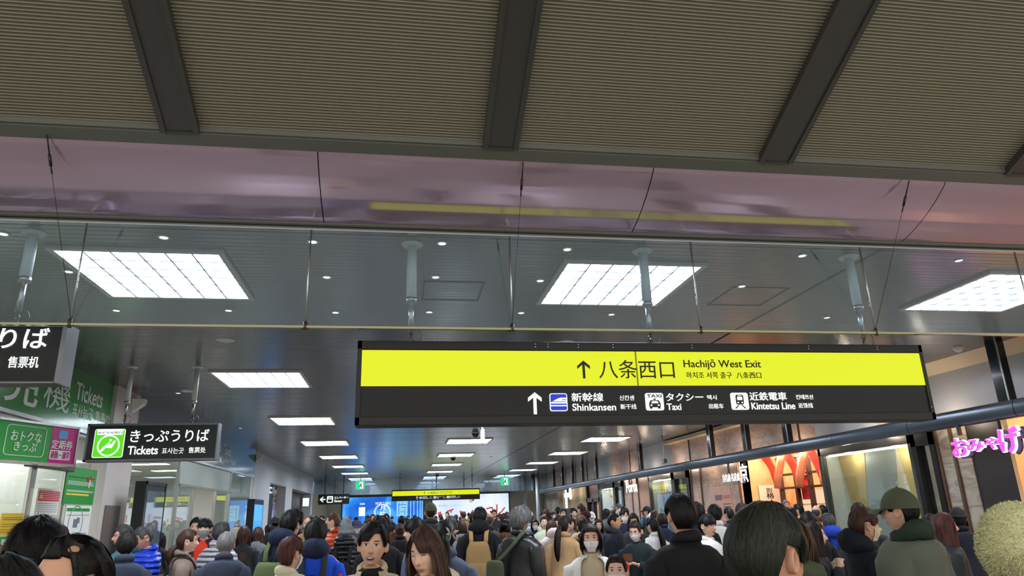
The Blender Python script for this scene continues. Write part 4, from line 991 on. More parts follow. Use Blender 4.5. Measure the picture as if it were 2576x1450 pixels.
def skin_mat(name, col, mouth=0, brow=(.02, .015, .012), shut=False):
    m = bpy.data.materials.new(name); m.use_nodes = True; nt = m.node_tree; L = nt.links; b = nt.nodes['Principled BSDF']
    at = nt.nodes.new('ShaderNodeAttribute'); at.attribute_name = 'hco'
    sx = nt.nodes.new('ShaderNodeSeparateXYZ'); L.new(at.outputs['Vector'], sx.inputs[0])
    ab = nt.nodes.new('ShaderNodeMath'); ab.operation = 'ABSOLUTE'; L.new(sx.outputs['X'], ab.inputs[0])
    fr = nt.nodes.new('ShaderNodeMath'); fr.operation = 'GREATER_THAN'; fr.inputs[1].default_value = .035; L.new(sx.outputs['Y'], fr.inputs[0])
    qx, qz = ab.outputs[0], sx.outputs['Z']
    n = nt.nodes.new('ShaderNodeTexNoise'); n.inputs['Scale'].default_value = 30; L.new(at.outputs['Vector'], n.inputs['Vector'])
    base = nt.nodes.new('ShaderNodeMix'); base.data_type = 'RGBA'; base.inputs[6].default_value = (*col, 1); base.inputs[7].default_value = (col[0] * .92, col[1] * .8, col[2] * .78, 1); L.new(n.outputs[0], base.inputs[0])
    cur = base.outputs[2]
    def over(mask, c, k=1.):
        nonlocal cur
        mu = nt.nodes.new('ShaderNodeMath'); mu.operation = 'MULTIPLY'; L.new(mask, mu.inputs[0]); L.new(fr.outputs[0], mu.inputs[1])
        m2 = nt.nodes.new('ShaderNodeMath'); m2.operation = 'MULTIPLY'; m2.inputs[1].default_value = k; L.new(mu.outputs[0], m2.inputs[0])
        x = nt.nodes.new('ShaderNodeMix'); x.data_type = 'RGBA'; x.inputs[7].default_value = (*c, 1)
        L.new(m2.outputs[0], x.inputs[0]); L.new(cur, x.inputs[6]); cur = x.outputs[2]
    E_ = lambda *a: ell_nodes(nt, qx, qz, *a)
    over(E_(.0, -.066, .028, .013 + .004 * mouth, .5), (.42, .15, .14), .8)
    if mouth:
        over(E_(.0, -.067, .022, .0075), (.06, .018, .016)); over(E_(.0, -.063, .017, .0032), (.75, .72, .66))
    else: over(E_(.0, -.0655, .023, .0017), (.10, .03, .03))
    over(E_(.010, -.0325, .004, .0028, .6), (.12, .05, .04), .8)
    over(E_(.032, .033, .019, .0042, .5), brow, .9)
    if shut: over(E_(.031, .008, .0145, .0022), (.03, .018, .015))
    else:
        over(E_(.031, .0105, .0158, .0070), (.66, .62, .58)); over(E_(.031, .0108, .0070, .0070), (.02, .012, .01)); over(E_(.031, .0170, .0170, .0026), (.03, .018, .015))
    L.new(cur, b.inputs['Base Color']); b.inputs['Roughness'].default_value = .48; b.inputs['Subsurface Weight'].default_value = .0
    return m
skins = [skin_mat('skin_light', S(242, 204, 184)), skin_mat('skin_warm', S(230, 186, 160)), skin_mat('skin_tan', S(216, 166, 136))]
skin_open = skin_mat('skin_open_mouth', S(208, 160, 130), 1); skin_shut = skin_mat('skin_lowered_eyes', S(236, 196, 168), 0, (.06, .04, .03), True)
skin_talk = skin_mat('skin_talking', S(228, 184, 156), 1)
shoe_m = M('shoe_dark', S(34, 30, 28), .4)

def cloth(name, col, rough=.75, bs=90., bump=.25):
    return M('cloth_' + name, col, rough, 0, var=.35, vs=9, vcol=tuple(c * .72 for c in col), bump=bump, bs=bs, spec=.25)
CL = {k: cloth(k, S(*v)) for k, v in dict(black=(26, 26, 30), navy=(30, 38, 66), darknavy=(24, 28, 40), greyblue=(92, 102, 128), charcoal=(52, 54, 58), grey=(112, 116, 124), slate=(58, 66, 84), taupe=(132, 114, 104), tan=(190, 150, 108),
        camel=(196, 158, 116), cream=(222, 216, 190), ivory=(226, 224, 220), white=(232, 232, 236), beige=(204, 188, 160), pink=(222, 200, 198), rose=(216, 150, 160), orange=(206, 84, 48), red=(226, 60, 44), maroon=(70, 30, 38), olive=(92, 108, 66), army=(78, 84, 64),
        darkgreen=(44, 56, 48), bottle=(26, 40, 42), mint=(206, 216, 190), teal=(66, 116, 134), royal=(40, 72, 190), cobalt=(28, 80, 220), lightgrey=(182, 186, 198), brown=(104, 66, 44), green=(70, 170, 70), purple=(70, 66, 96), greygreen=(96, 102, 90), khaki=(160, 128, 84), yellow=(222, 206, 120), denim=(60, 78, 116)).items()}
CL['leather'] = M('cloth_leather', S(34, 34, 36), .35, 0, bump=.35, bs=40, spec=.5)
CL['shiny_blue'] = M('cloth_shiny_blue', S(32, 66, 200), .38, 0, bump=.2, bs=50, spec=.4); CL['shiny_grey'] = M('cloth_shiny_grey', S(182, 186, 196), .4, 0, bump=.2, bs=50, spec=.4)
CL['shiny_black'] = M('cloth_shiny_black', S(30, 31, 36), .38, 0, bump=.25, bs=50, spec=.4); CL['shiny_orange'] = M('cloth_shiny_orange', S(208, 84, 50), .4, 0, bump=.2, bs=50, spec=.35)
def quilt(mat, period=.062):
    nt = mat.node_tree; L = nt.links; b = nt.nodes['Principled BSDF']; tc = nt.nodes.new('ShaderNodeTexCoord')
    w = nt.nodes.new('ShaderNodeTexWave'); w.bands_direction = 'Z'; w.inputs['Scale'].default_value = 2 * PI / (20 * period); w.inputs['Distortion'].default_value = .6; w.inputs['Detail Scale'].default_value = 6
    L.new(tc.outputs['Object'], w.inputs['Vector']); p = nt.nodes.new('ShaderNodeMath'); p.operation = 'POWER'; p.inputs[1].default_value = .45; L.new(w.outputs['Fac'], p.inputs[0])
    bp = nt.nodes.new('ShaderNodeBump'); bp.inputs['Strength'].default_value = 1; bp.inputs['Distance'].default_value = .03
    L.new(p.outputs[0], bp.inputs['Height'])
    old = b.inputs['Normal'].links[0].from_socket; L.new(old, bp.inputs['Normal']); L.new(bp.outputs[0], b.inputs['Normal'])
for k in ('shiny_blue', 'shiny_grey', 'shiny_black', 'shiny_orange'): quilt(CL[k])
mask_w = M('mask_white', S(236, 236, 236), .7); mask_g = M('mask_grey', S(150, 152, 158), .7); mask_b = M('mask_blue', S(170, 205, 224), .7); mask_c = M('mask_cream', S(226, 212, 182), .7)
def hair_mat(name, col, rough=.5):
    m = bpy.data.materials.new('hair_' + name); m.use_nodes = True; nt = m.node_tree; L = nt.links; b = nt.nodes['Principled BSDF']
    g = nt.nodes.new('ShaderNodeNewGeometry'); mx = nt.nodes.new('ShaderNodeMix'); mx.data_type = 'RGBA'
    mx.inputs[6].default_value = tuple(c * .55 for c in col) + (1,); mx.inputs[7].default_value = tuple(min(1, c * 1.5) for c in col) + (1,)
    L.new(g.outputs['Random Per Island'], mx.inputs[0]); L.new(mx.outputs[2], b.inputs['Base Color']); b.inputs['Roughness'].default_value = rough; b.inputs['Specular IOR Level'].default_value = .26
    return m
HA = {k: hair_mat(k, S(*v)) for k, v in dict(black=(24, 22, 24), softblack=(34, 31, 30), dark=(46, 34, 32), brown=(74, 50, 44), redbrown=(88, 52, 50), auburn=(98, 66, 46), grey=(122, 120, 122), salt=(74, 74, 76), silver=(150, 150, 152), greenish=(44, 46, 40)).items()}
fur_m = hair_mat('fur_cream', S(238, 227, 172), .9)

def columns(N):
    out = []
    for i in range(N):
        u = -1 + 2 * i / N; out.append(PI * u * (.5 + .5 * u * u))
    return out
def skull(th, az, t=0.):
    s, c = math.sin(th), math.cos(th)
    x = (.076 + t) * s * math.sin(az); y = (.095 + t) * s * math.cos(az); z = (.118 + t) * c
    q = smooth(.01, -.115, z)
    x *= 1 - .24 * q
    if y < 0: y *= 1 - .30 * q
    return Vector((x, y, z))
def head_pt(th, az, fem):
    s, c = math.sin(th), math.cos(th)
    x = .076 * s * math.sin(az); y = .095 * s * math.cos(az); z = .118 * c
    q = smooth(.0, -.115, z)
    x *= 1 - (.20 + .07 * fem) * q
    if y < 0: y *= 1 - .42 * q
    else:
        ax = abs(x); y += .014 * q * math.cos(az)
        hz = .025 * smooth(.022, -.026, z) * smooth(-.047, -.030, z); w = .0085 + .006 * smooth(.0, -.03, z)
        y += hz * math.exp(-(x / w) ** 2) + .003 * math.exp(-(x / .008) ** 2) * smooth(.05, .02, z) * smooth(-.05, -.03, z)
        y -= .008 * math.exp(-((ax - .030) / .017) ** 2 - ((z - .012) / .014) ** 2)
        y += .0035 * math.exp(-((ax - .031) / .011) ** 2 - ((z - .010) / .007) ** 2)
        y += .004 * math.exp(-((z - .034) / .012) ** 2) * math.exp(-(x / .05) ** 2)
        y += .005 * math.exp(-((ax - .042) / .018) ** 2 - ((z + .018) / .020) ** 2)
        y += .006 * math.exp(-(x / .022) ** 2) * (math.exp(-((z + .059) / .006) ** 2) + math.exp(-((z + .072) / .0065) ** 2))
        y += .008 * math.exp(-(x / .022) ** 2 - ((z + .098) / .016) ** 2)
        y -= .003 * math.exp(-(x / .03) ** 2 - ((z + .083) / .006) ** 2)
    return Vector((x, y, z))
def head_matrix(yaw, pitch, roll=0., hs=1.):
    piv = Vector((0, -.02, HC - .105))
    return Matrix.Translation(piv) @ Matrix.Rotation(yaw, 4, 'Z') @ Matrix.Rotation(-pitch, 4, 'X') @ Matrix.Rotation(roll, 4, 'Y') @ Matrix.Translation(Vector((0, .02, .105)) ) @ Matrix.Scale(hs, 4)
TRUNK = [(1.398, .078, .066, -.030, 0), (1.388, .115, .080, -.030, .008), (1.374, .160, .092, -.028, .024), (1.352, .188, .102, -.022, .030), (1.31, .198, .108, -.016, .016), (1.26, .196, .114, -.010, 0), (1.20, .186, .117, -.006, 0),
         (1.10, .162, .108, 0, 0), (1.02, .152, .102, 0, 0), (.95, .166, .112, -.004, 0), (.88, .178, .122, -.010, 0), (.82, .176, .12, -.01, 0)]
POSES = {'down': [(.178, -.02, 1.335), (.225, -.03, 1.20), (.245, -.03, 1.08), (.25, .01, .95), (.245, .06, .84)],
         'hold': [(.178, -.02, 1.335), (.225, -.01, 1.20), (.235, .0, 1.09), (.19, .14, 1.10), (.10, .26, 1.15)],
         'strap': [(.178, -.02, 1.335), (.23, .0, 1.20), (.24, .02, 1.10), (.20, .13, 1.16), (.13, .17, 1.27)],
         'bent': [(.178, -.02, 1.335), (.23, -.03, 1.20), (.255, -.04, 1.09), (.24, .10, 1.03), (.20, .24, 1.02)]}
def spline(pts, n):
    pts = [Vector(p) for p in pts]; out = []
    P = [pts[0] * 2 - pts[1]] + pts + [pts[-1] * 2 - pts[-2]]
    m = len(pts) - 1
    for k in range(n + 1):
        t = k / n * m; i = min(int(t), m - 1); f = t - i
        a, b, c, d = P[i], P[i + 1], P[i + 2], P[i + 3]
        out.append(.5 * ((2 * b) + (c - a) * f + (2 * a - 5 * b + 4 * c - d) * f * f + (3 * b - a - 3 * c + d) * f ** 3))
    return out
def loft_loop(V, Fc, Mi, loop, pts, rads, mi, end=True):
    """continue an open loop of vertices along pts as one smooth sleeve or limb"""
    c0 = sum((V[i] for i in loop), Vector()) / len(loop)
    t = (pts[1] - pts[0]).normalized(); U = Vector((0, 1, 0)); U = (U - t * U.dot(t)).normalized(); W_ = t.cross(U)
    ang = [math.atan2((V[i] - c0).dot(W_), (V[i] - c0).dot(U)) for i in loop]
    n = len(loop); tot = sum(((ang[(j + 1) % n] - ang[j] + PI) % (2 * PI)) - PI for j in range(n)); sg = 1 if tot > 0 else -1
    a0 = ang[0]; prev = list(loop)
    for k, p in enumerate(pts):
        tt = (pts[min(k + 1, len(pts) - 1)] - pts[max(k - 1, 0)]).normalized()
        U = (U - tt * U.dot(tt)).normalized(); W_ = tt.cross(U); cur = []
        for j in range(n):
            a = a0 + sg * 2 * PI * j / n; r_ = rads[k]
            cur.append(len(V)); V.append(p + r_ * (math.cos(a) * U + math.sin(a) * W_))
        for j in range(n):
            l = (j + 1) % n; Fc.append((prev[j], prev[l], cur[l], cur[j])); Mi.append(mi)
        prev = cur
    if end: Fc.append(tuple(prev)); Mi.append(mi)
    return prev
def figure(N, rings, arms, inf_arm, mi, arm_gap, body=True, hco=None, open_=0, puff=0., wr=0., seed=0, nseg=8, leg_mi=1, arm_end=True, cuff=0.):
    """one continuous surface: stacked rings, an arm grown from each shoulder, optionally two legs"""
    V = []; Fc = []; Mi = []; idx = []
    az = columns(N)
    for rg in rings:
        row = []
        for j in range(N): row.append(len(V)); V.append(rg[j].copy())
        idx.append(row)
    side = {1: [j for j in range(N) if R(58) <= az[j] <= R(122)], -1: [j for j in range(N) if R(58) <= -az[j] <= R(122)]}
    g0, g1 = arm_gap
    skip = set()
    for s in (1, -1):
        js = side[s]
        for i in range(g0, g1):
            for j in js[:-1]: skip.add((i, j))
    for i in range(len(rings) - 1):
        for j in range(N):
            if (i, j) in skip: continue
            k = (j + 1) % N
            if open_:
                mid = (az[j] + (az[k] if k else PI)) / 2
                if abs(mid) < open_: continue
            Fc.append((idx[i][j], idx[i][k], idx[i + 1][k], idx[i + 1][j])); Mi.append(mi)
    rnd = random.Random(seed)
    for s in (1, -1):
        js = side[s]
        loop = [idx[g0][j] for j in js] + [idx[i][js[-1]] for i in range(g0 + 1, g1)] + [idx[g1][j] for j in reversed(js)] + [idx[i][js[0]] for i in range(g1 - 1, g0, -1)]
        pose = POSES[arms[0] if s > 0 else arms[1]]
        pts = spline([(x * s, y, z) for x, y, z in pose], nseg)
        base = [.062, .055, .049, .043, .044, .040, .035, .030, .027]
        rads = []
        for k in range(len(pts)):
            q = k / (len(pts) - 1) * 8; i0 = min(int(q), 7)
            r_ = lerp(base[i0], base[i0 + 1], q - i0) + inf_arm * (1 - .25 * k / len(pts))
            if puff and k > 1: r_ += puff * (abs(math.sin(k * PI / 2 + .5)) - .3)
            elif wr: r_ += wr * (rnd.random() - .5)
            rads.append(r_)
        if cuff: rads[-1] *= cuff
        loft_loop(V, Fc, Mi, loop, pts[1:], rads[1:], mi, arm_end)
    if body:
        last = idx[-1]; h = N // 2
        V.append(Vector((0, -.01, .775))); cr = len(V) - 1
        for s, loop in ((1, last[h:] + [last[0], cr]), (-1, last[:h + 1] + [cr])):
            pts = [Vector((.088 * s, -.005, z)) for z in (.72, .62, .50, .40, .26, .12)]
            prev = loft_loop(V, Fc, Mi, loop, pts, [.092, .082, .064, .060, .052, .044], leg_mi, False)
            loft_loop(V, Fc, Mi, prev, [Vector((.088 * s, .0, .085)), Vector((.09 * s, .03, .055)), Vector((.095 * s, .10, .036)), Vector((.097 * s, .17, .030))], [.046, .046, .040, .028], 2)
        Fc.append(tuple(idx[0])[::-1]); Mi.append(mi)
    if wr:
        for i in range(len(V)):
            p = V[i]; n_ = noise.noise_vector(p * 7 + Vector((seed, 0, 0))); V[i] = p + Vector((n_.x, n_.y, n_.z * .5)) * wr
    return V, Fc, Mi
def lathe_ring(N, z, rx, ry, yc, drop):
    out = []
    for a in columns(N):
        cx_ = math.sin(a); x = rx * cx_; y = yc + ry * math.cos(a)
        out.append(Vector((x, y, z - drop * abs(cx_) ** 2)))
    return out
def hand(V, Fc, Mi, wrist, d, side_, mi, curl=.5):
    """palm, four unequal bent fingers and a thumb grown from the wrist"""
    d = Vector(d).normalized(); up = Vector((0, 0, 1)); lat = d.cross(up)
    if lat.length < .3: lat = Vector((0, side_, 0)) if abs(d.z) > .8 else Vector((1, 0, 0))
    lat.normalize(); nrm = lat.cross(d).normalized()
    m = MB()
    m.tube([wrist - d * .01, wrist + d * .015, wrist + d * .05, wrist + d * .085, wrist + d * .095], [.026, .030, .038, .036, .024], 10, flat=.5, up=lat)
    for k, ln in enumerate((.064, .074, .068, .052)):
        b = wrist + d * .085 + lat * (.027 - .018 * k); c1 = curl * .6; c2 = curl * 1.5; c3 = curl * 2.1
        q = [b]; dd = d
        for a, l in ((c1, .45), (c2, .32), (c3, .23)):
            dd = (d * math.cos(a) - nrm * math.sin(a)); q.append(q[-1] + dd * ln * l)
        m.tube(q, [.0088, .0085, .0078, .0062], 6)
    b = wrist + d * .03 + lat * .03
    m.tube([b, b + (d + lat * .9).normalized() * .03, b + (d * 1.2 + lat * .6 - nrm * .4).normalized() * .058, b + (d * 1.3 + lat * .2 - nrm * .7).normalized() * .078], [.012, .011, .010, .007], 7)
    o = len(V); V += [Vector(p) for p in m.v]
    for f_ in m.f: Fc.append(tuple(i + o for i in f_)); Mi.append(mi)

def make_body(name, par, N, yaw, pitch, roll, fem, arms, skin, trouser, hands, hs=1., seed=0, tall=0.):
    A = columns(N); HM = head_matrix(yaw, pitch, roll, hs)
    th = [.03] + [R(a) for a in ((14, 28, 42, 55, 65) if N > 40 else (25, 50))] + [R(65 + 81 * k / (22 if N > 40 else 9)) for k in range(1, (23 if N > 40 else 10))]
    rings = []; hcos = []
    for t in th:
        rg = [head_pt(t, a, fem) for a in A]; hcos += rg; rings.append([HM @ p for p in rg])
    for z, rx, ry, yc, w in ((-.112, .052, .046, -.014, .8), (-.128, .053, .052, -.022, .5), (-.155, .055, .055, -.028, .2), (-.176, .064, .060, -.032, 0)):
        rg = lathe_ring(N, z, rx * (1 - .1 * fem), ry * (1 - .1 * fem), yc, 0); out = []
        for p in rg:
            a = Vector((p.x, p.y, p.z + HC)); b_ = HM @ p; out.append(a.lerp(b_, w))
        hcos += [Vector((9, 0, 9))] * N; rings.append(out)
    k0 = len(rings)
    for tr in TRUNK: rings.append(lathe_ring(N, tr[0], tr[1] * (1 - .08 * fem), tr[2] * (1 - .05 * fem), tr[3], tr[4]))
    V, Fc, Mi = figure(N, rings, arms, 0., 0, (k0 + 3, k0 + 6), True, leg_mi=1)
    for s in (1, -1):
        a = arms[0] if s > 0 else arms[1]
        p = POSES[a]; w = Vector((p[-1][0] * s, p[-1][1], p[-1][2])); d = w - Vector((p[-2][0] * s, p[-2][1], p[-2][2]))
        if hands: hand(V, Fc, Mi, w, d, s, 0, .55 if a != 'down' else .3)
    # ears
    for s in (1, -1):
        m = MB(); rows = []
        for k in range(6):
            q = k / 5; row = []
            for j in range(12 if N > 40 else 8):
                an = 2 * PI * j / (12 if N > 40 else 8); rr = (1., 1.02, .86, .66, .5, .3)[k]
                ey = -.010 + .017 * rr * math.cos(an) - .005 * math.sin(an) * rr; ez = -.006 + .0285 * rr * math.sin(an)
                row.append(Vector((s * (.0735 + (-.010, .014, .018, .009, .004, .003)[k] + .009 * max(0, -math.cos(an)) * (1 - q)), ey, ez)))
            rows.append(row)
        m.grid(rows, 0, True); m.f.append(list(range(len(m.v) - len(rows[0]), len(m.v)))); m.m.append(0)
        o = len(V); V += [HM @ Vector(p) for p in m.v]
        for f_ in m.f: Fc.append(tuple(i + o for i in f_)); Mi.append(0)
    me = bpy.data.meshes.new(name); me.from_pydata(V, [], Fc)
    for mt in (skin, trouser, shoe_m): me.materials.append(mt)
    bm = bmesh.new(); bm.from_mesh(me); bmesh.ops.recalc_face_normals(bm, faces=bm.faces); bm.to_mesh(me); bm.free()
    me.polygons.foreach_set('material_index', Mi); me.polygons.foreach_set('use_smooth', [True] * len(Fc))
    at = me.attributes.new('hco', 'FLOAT_VECTOR', 'POINT'); buf = []
    for i in range(len(V)):
        p = hcos[i] if i < len(hcos) else (9, 0, 9); buf += [p[0], p[1], p[2]]
    at.data.foreach_set('vector', buf); me.update()
    return link(name, me, par)

# ---- hair in head coordinates
EARS = ('short', 'spiky', 'fringe', 'tuft', 'buzz', 'bangs', 'pony', 'bun', 'receding', 'lowpony')
def az_deg(a): return abs(math.degrees(a))
def hairline(style, a):
    d = az_deg(a)
    if style == 'bald': return 0
    front = {'short': 56, 'spiky': 56, 'bowl': 80, 'bangs': 78, 'bob': 58, 'long': 54, 'longbangs': 78, 'pony': 54, 'bun': 54, 'buzz': 56, 'curly': 58, 'fringe': 63, 'receding': 40, 'side': 64, 'tuft': 56}.get(style, 56)
    side = {'bowl': 104, 'bangs': 100, 'buzz': 92}.get(style, 98); back = 128 if style not in ('buzz',) else 122
    if d < 48 and style == 'fringe': return 50 + 24 * smooth(-18, 16, math.degrees(a))
    if d < 48 and style == 'longbangs': return 50 + 30 * smooth(16, -22, math.degrees(a))
    if d < 48: return lerp(front, front + 3, d / 48)
    if style == 'receding' and d < 72: return lerp(26, 48, (d / 72) ** 1.5)
    if style in EARS:                                           # hair cut around the ear
        if d < 64: return lerp(front + 3, 90, smooth(48, 64, d))
        if d < 77: return 90
        if d < 84: return lerp(90, 76, smooth(77, 84, d))
        if d < 106: return 76
        return lerp(76, 126, smooth(106, 122, d))
    if d < 78: return lerp(front + 3, side, smooth(48, 78, d))
    if d < 100: return side
    return lerp(side, back, smooth(100, 135, d))
THICK = {'short': (.024, .013, .018), 'spiky': (.03, .018, .024), 'bowl': (.024, .026, .026), 'bangs': (.02, .018, .02), 'bob': (.018, .02, .026), 'long': (.016, .018, .024), 'longbangs': (.018, .02, .024), 'pony': (.010, .007, .009), 'bun': (.010, .007, .009), 'buzz': (.009, .005, .007),
         'curly': (.042, .036, .04), 'fringe': (.024, .018, .022), 'side': (.026, .018, .02), 'bald': (.004, .006, .008), 'tuft': (.02, .012, .016), 'receding': (.022, .016, .02), 'lowpony': (.012, .009, .012)}
DROP = {'bob': .12, 'long': .30, 'longbangs': .34, 'side': .0}
_hair = {}
def hair_mesh(style, lod):
    key = (style, lod)
    if key in _hair: return _hair[key]
    rnd = random.Random(hash(style) % 1 + len(style) * 7 + ord(style[0])); m = MB()
    N = 64 if lod <= 0 else (36 if lod == 1 else 20); J = 14 if lod <= 0 else (10 if lod == 1 else 7); K = 8 if style in DROP and DROP[style] else 0
    tt, ts, tb = THICK[style]; drop = DROP.get(style, 0); cut = 52 if style in ('long', 'bob', 'longbangs') else 60
    def th_of(a, t):
        d = az_deg(a)
        if style == 'bald':
            lo = lerp(75, 68, smooth(90, 160, d)); hi = hairline('short', a)
            return R(lerp(lo, hi, t)) if d > 62 else R(lerp(88, 90, t))
        return R(hairline(style, a)) * t
    patch = skull(R(27), R(-86)) if style == 'receding' else None
    def pt(a, t, extra=0.):
        th = th_of(a, t); c = math.cos(th); d = az_deg(a)
        base = tt * max(0, c) + (1 - max(0, c)) * lerp(ts, tb, smooth(80, 150, d))
        if style in ('pony', 'bun', 'lowpony'): base += .004
        tap = 1 - smooth(.82, 1., t) * (.75 if not drop or d < cut else 0)
        if style == 'bald': tap = smooth(0, .25, t) * tap
        if style == 'receding' and d < 78: tap = 1 - smooth(.35, 1., t) * .97
        lump = noise.noise(Vector((math.sin(a) * 3, math.cos(a) * 3, th * 3 + len(style)))) * (.006 if style not in ('curly', 'spiky') else .014)
        if patch:
            k_ = smooth(.004, .036, (skull(th, a) - patch).length); return skull(th, a, lerp(-.008, (base + lump) * tap + extra, k_))
        return skull(th, a, (base + lump) * tap + extra)
    def dpt(a, q, extra=0.):
        """hanging hair, q 0..1 below the hairline"""
        d = az_deg(a); e = pt(a, 1., extra); L_ = drop * smooth(cut - 4, cut + 14, d)
        z = e.z - L_ * q; out = 1 + (.16 if style != 'bob' else .10) * math.sin(min(q * 1.3, 1) * PI) * (1 if d < 120 else .5)
        if style == 'bob': out -= .14 * q * q
        push = .075 * smooth(.12, .7, q) * smooth(95, 140, d) if style != 'bob' else .02 * q; wide = 1 + (.30 * smooth(.3, .9, q) * smooth(70, 100, d) if style != 'bob' else 0)
        w = .006 * noise.noise(Vector((a * 4, q * 5, 3.)))
        return Vector((e.x * out * wide + w, -push + e.y * (1 + .25 * q * (1 if e.y < 0 else .25)) - .01 * q * (1 if d > 90 else -.6), z))
    cols = [-PI + 2 * PI * i / N for i in range(N)]
    rows = [[pt(a, max(.03, j / J)) for a in cols] for j in range(J + 1)]
    if style == 'bald':
        rows = [[pt(a, j / 6) for a in cols] for j in range(7)]
        m.grid(rows, 0, True); keep = []
        for f_ in m.f:
            c = sum((Vector(m.v[i]) for i in f_), Vector()) / 4
            if az_deg(math.atan2(c.x, c.y)) > 64: keep.append(f_)
        m.f = keep; m.m = [0] * len(keep)
    else:
        if K: rows += [[dpt(a, k / K) for a in cols] for k in range(1, K + 1)]
        o = len(m.v); m.grid(rows, 0, True); m.f.append(list(range(N))[::-1]); m.m.append(0)
        if K:
            keep = []
            for f_ in m.f:
                p = [Vector(m.v[i]) for i in f_]
                if len(f_) > 4 or (p[0] - p[2]).length > .0035: keep.append(f_)
            m.f = keep; m.m = [0] * len(keep)
    ns = {-1: 9000, 0: 2600, 1: 600, 2: 90}[lod]
    if style == 'bald': ns //= 3
    if style == 'buzz': ns = ns // 2
    if style == 'curly': ns = int(ns * 1.3)
    wd = {-1: .0011, 0: .0022, 1: .0045, 2: .010}[lod]
    for _ in range(ns):
        a = rnd.uniform(-PI, PI)
        if style == 'bald' and az_deg(a) < 68: continue
        t0 = rnd.random() ** .6 * .92; t1 = min(1.0, t0 + rnd.uniform(.25, .6)); da = rnd.uniform(-.22, .22)
        if style in ('buzz',): t1 = t0 + .06
        if style in ('pony', 'bun', 'lowpony'): da *= .3
        lift = rnd.uniform(.001, .006); sp = {'spiky': .026, 'short': .008, 'tuft': .012, 'curly': .02, 'buzz': .006, 'side': .01}.get(style, .003) * rnd.uniform(.3, 1.2)
        n = 5; P = []
        for k in range(n + 1):
            q = k / n; aa = a + da * q + (.10 * math.sin(q * 7 + a * 9) if style == 'curly' else 0); t = lerp(t0, t1, q)
            if patch and (skull(th_of(aa, t), aa) - patch).length < .019: break
            p = pt(aa, t, lift + sp * q * q + (.012 * math.sin(q * 9 + a * 5) if style == 'curly' else 0)); P.append(p)
        if len(P) < 3: continue
        if style in ('bangs', 'bowl', 'fringe', 'longbangs') and az_deg(a) < 60 and t1 > .95: P[-1] = P[-1] + Vector((0, .002, -.008 * rnd.random()))
        if K and az_deg(a + da) > cut + 4 and t1 > .75:
            for k in range(1, 7): P.append(dpt(a + da + .02 * math.sin(k + a), k / 6 * rnd.uniform(.9, 1.04), lift + .003))
        vs = []; M_ = len(P) - 1
        for k, p in enumerate(P):
            tg = (P[min(k + 1, M_)] - P[max(k - 1, 0)]); nn = Vector((p.x, p.y, p.z * .6)).normalized(); s_ = tg.cross(nn)
            if s_.length < 1e-6: s_ = Vector((1, 0, 0))
            s_ = s_.normalized() * wd * (1 - (k / M_) ** 2 * .85); vs += [p - s_, p + s_]
        m.add(vs, [(2 * k, 2 * k + 1, 2 * k + 3, 2 * k + 2) for k in range(M_)])
    def tail(c, path, r0, nst):
        m.tube(path, r0, 10)
        for _ in range(nst):
            a = rnd.uniform(0, 2 * PI); vs = []
            for k, p in enumerate(path):
                r_ = r0[k] * 1.06 + .002; q = Vector((math.cos(a + .1 * k) * r_, math.sin(a + .1 * k) * r_, 0)); s_ = Vector((-math.sin(a), math.cos(a), 0)) * wd
                vs += [Vector(p) + q - s_, Vector(p) + q + s_]
            m.add(vs, [(2 * k, 2 * k + 1, 2 * k + 3, 2 * k + 2) for k in range(len(path) - 1)])
    if style == 'pony':
        tail(0, [(0, -.10, .0), (0, -.13, -.01), (0, -.16, -.06), (0, -.185, -.13), (0, -.205, -.21), (0, -.215, -.30), (0, -.21, -.39), (0, -.205, -.45)], [.02, .026, .034, .040, .040, .036, .026, .008], ns // 5)
    if style == 'lowpony':
        tail(0, [(0, -.095, -.03), (0, -.12, -.045), (0, -.15, -.08), (0, -.165, -.12), (0, -.17, -.17), (0, -.165, -.215)], [.018, .026, .036, .038, .030, .008], ns // 5)
    if style == 'bun':
        m.ball((0, -.115, .035), (.042, .04, .04), 14, 9)
        for _ in range(ns // 6):
            a = rnd.uniform(0, 2 * PI); b = rnd.uniform(.4, 2.7); vs = []
            for k in range(5):
                q = b + .25 * k; p = Vector((0, -.115, .035)) + Vector((.044 * math.sin(q) * math.cos(a + .3 * k), .042 * math.sin(q) * math.sin(a + .3 * k), .043 * math.cos(q))); s_ = Vector((-math.sin(a), math.cos(a), 0)) * wd
                vs += [p - s_, p + s_]
            m.add(vs, [(2 * k, 2 * k + 1, 2 * k + 3, 2 * k + 2) for k in range(4)])
    _hair[key] = m.mesh('hair', [HA['black']], True, False); return _hair[key]

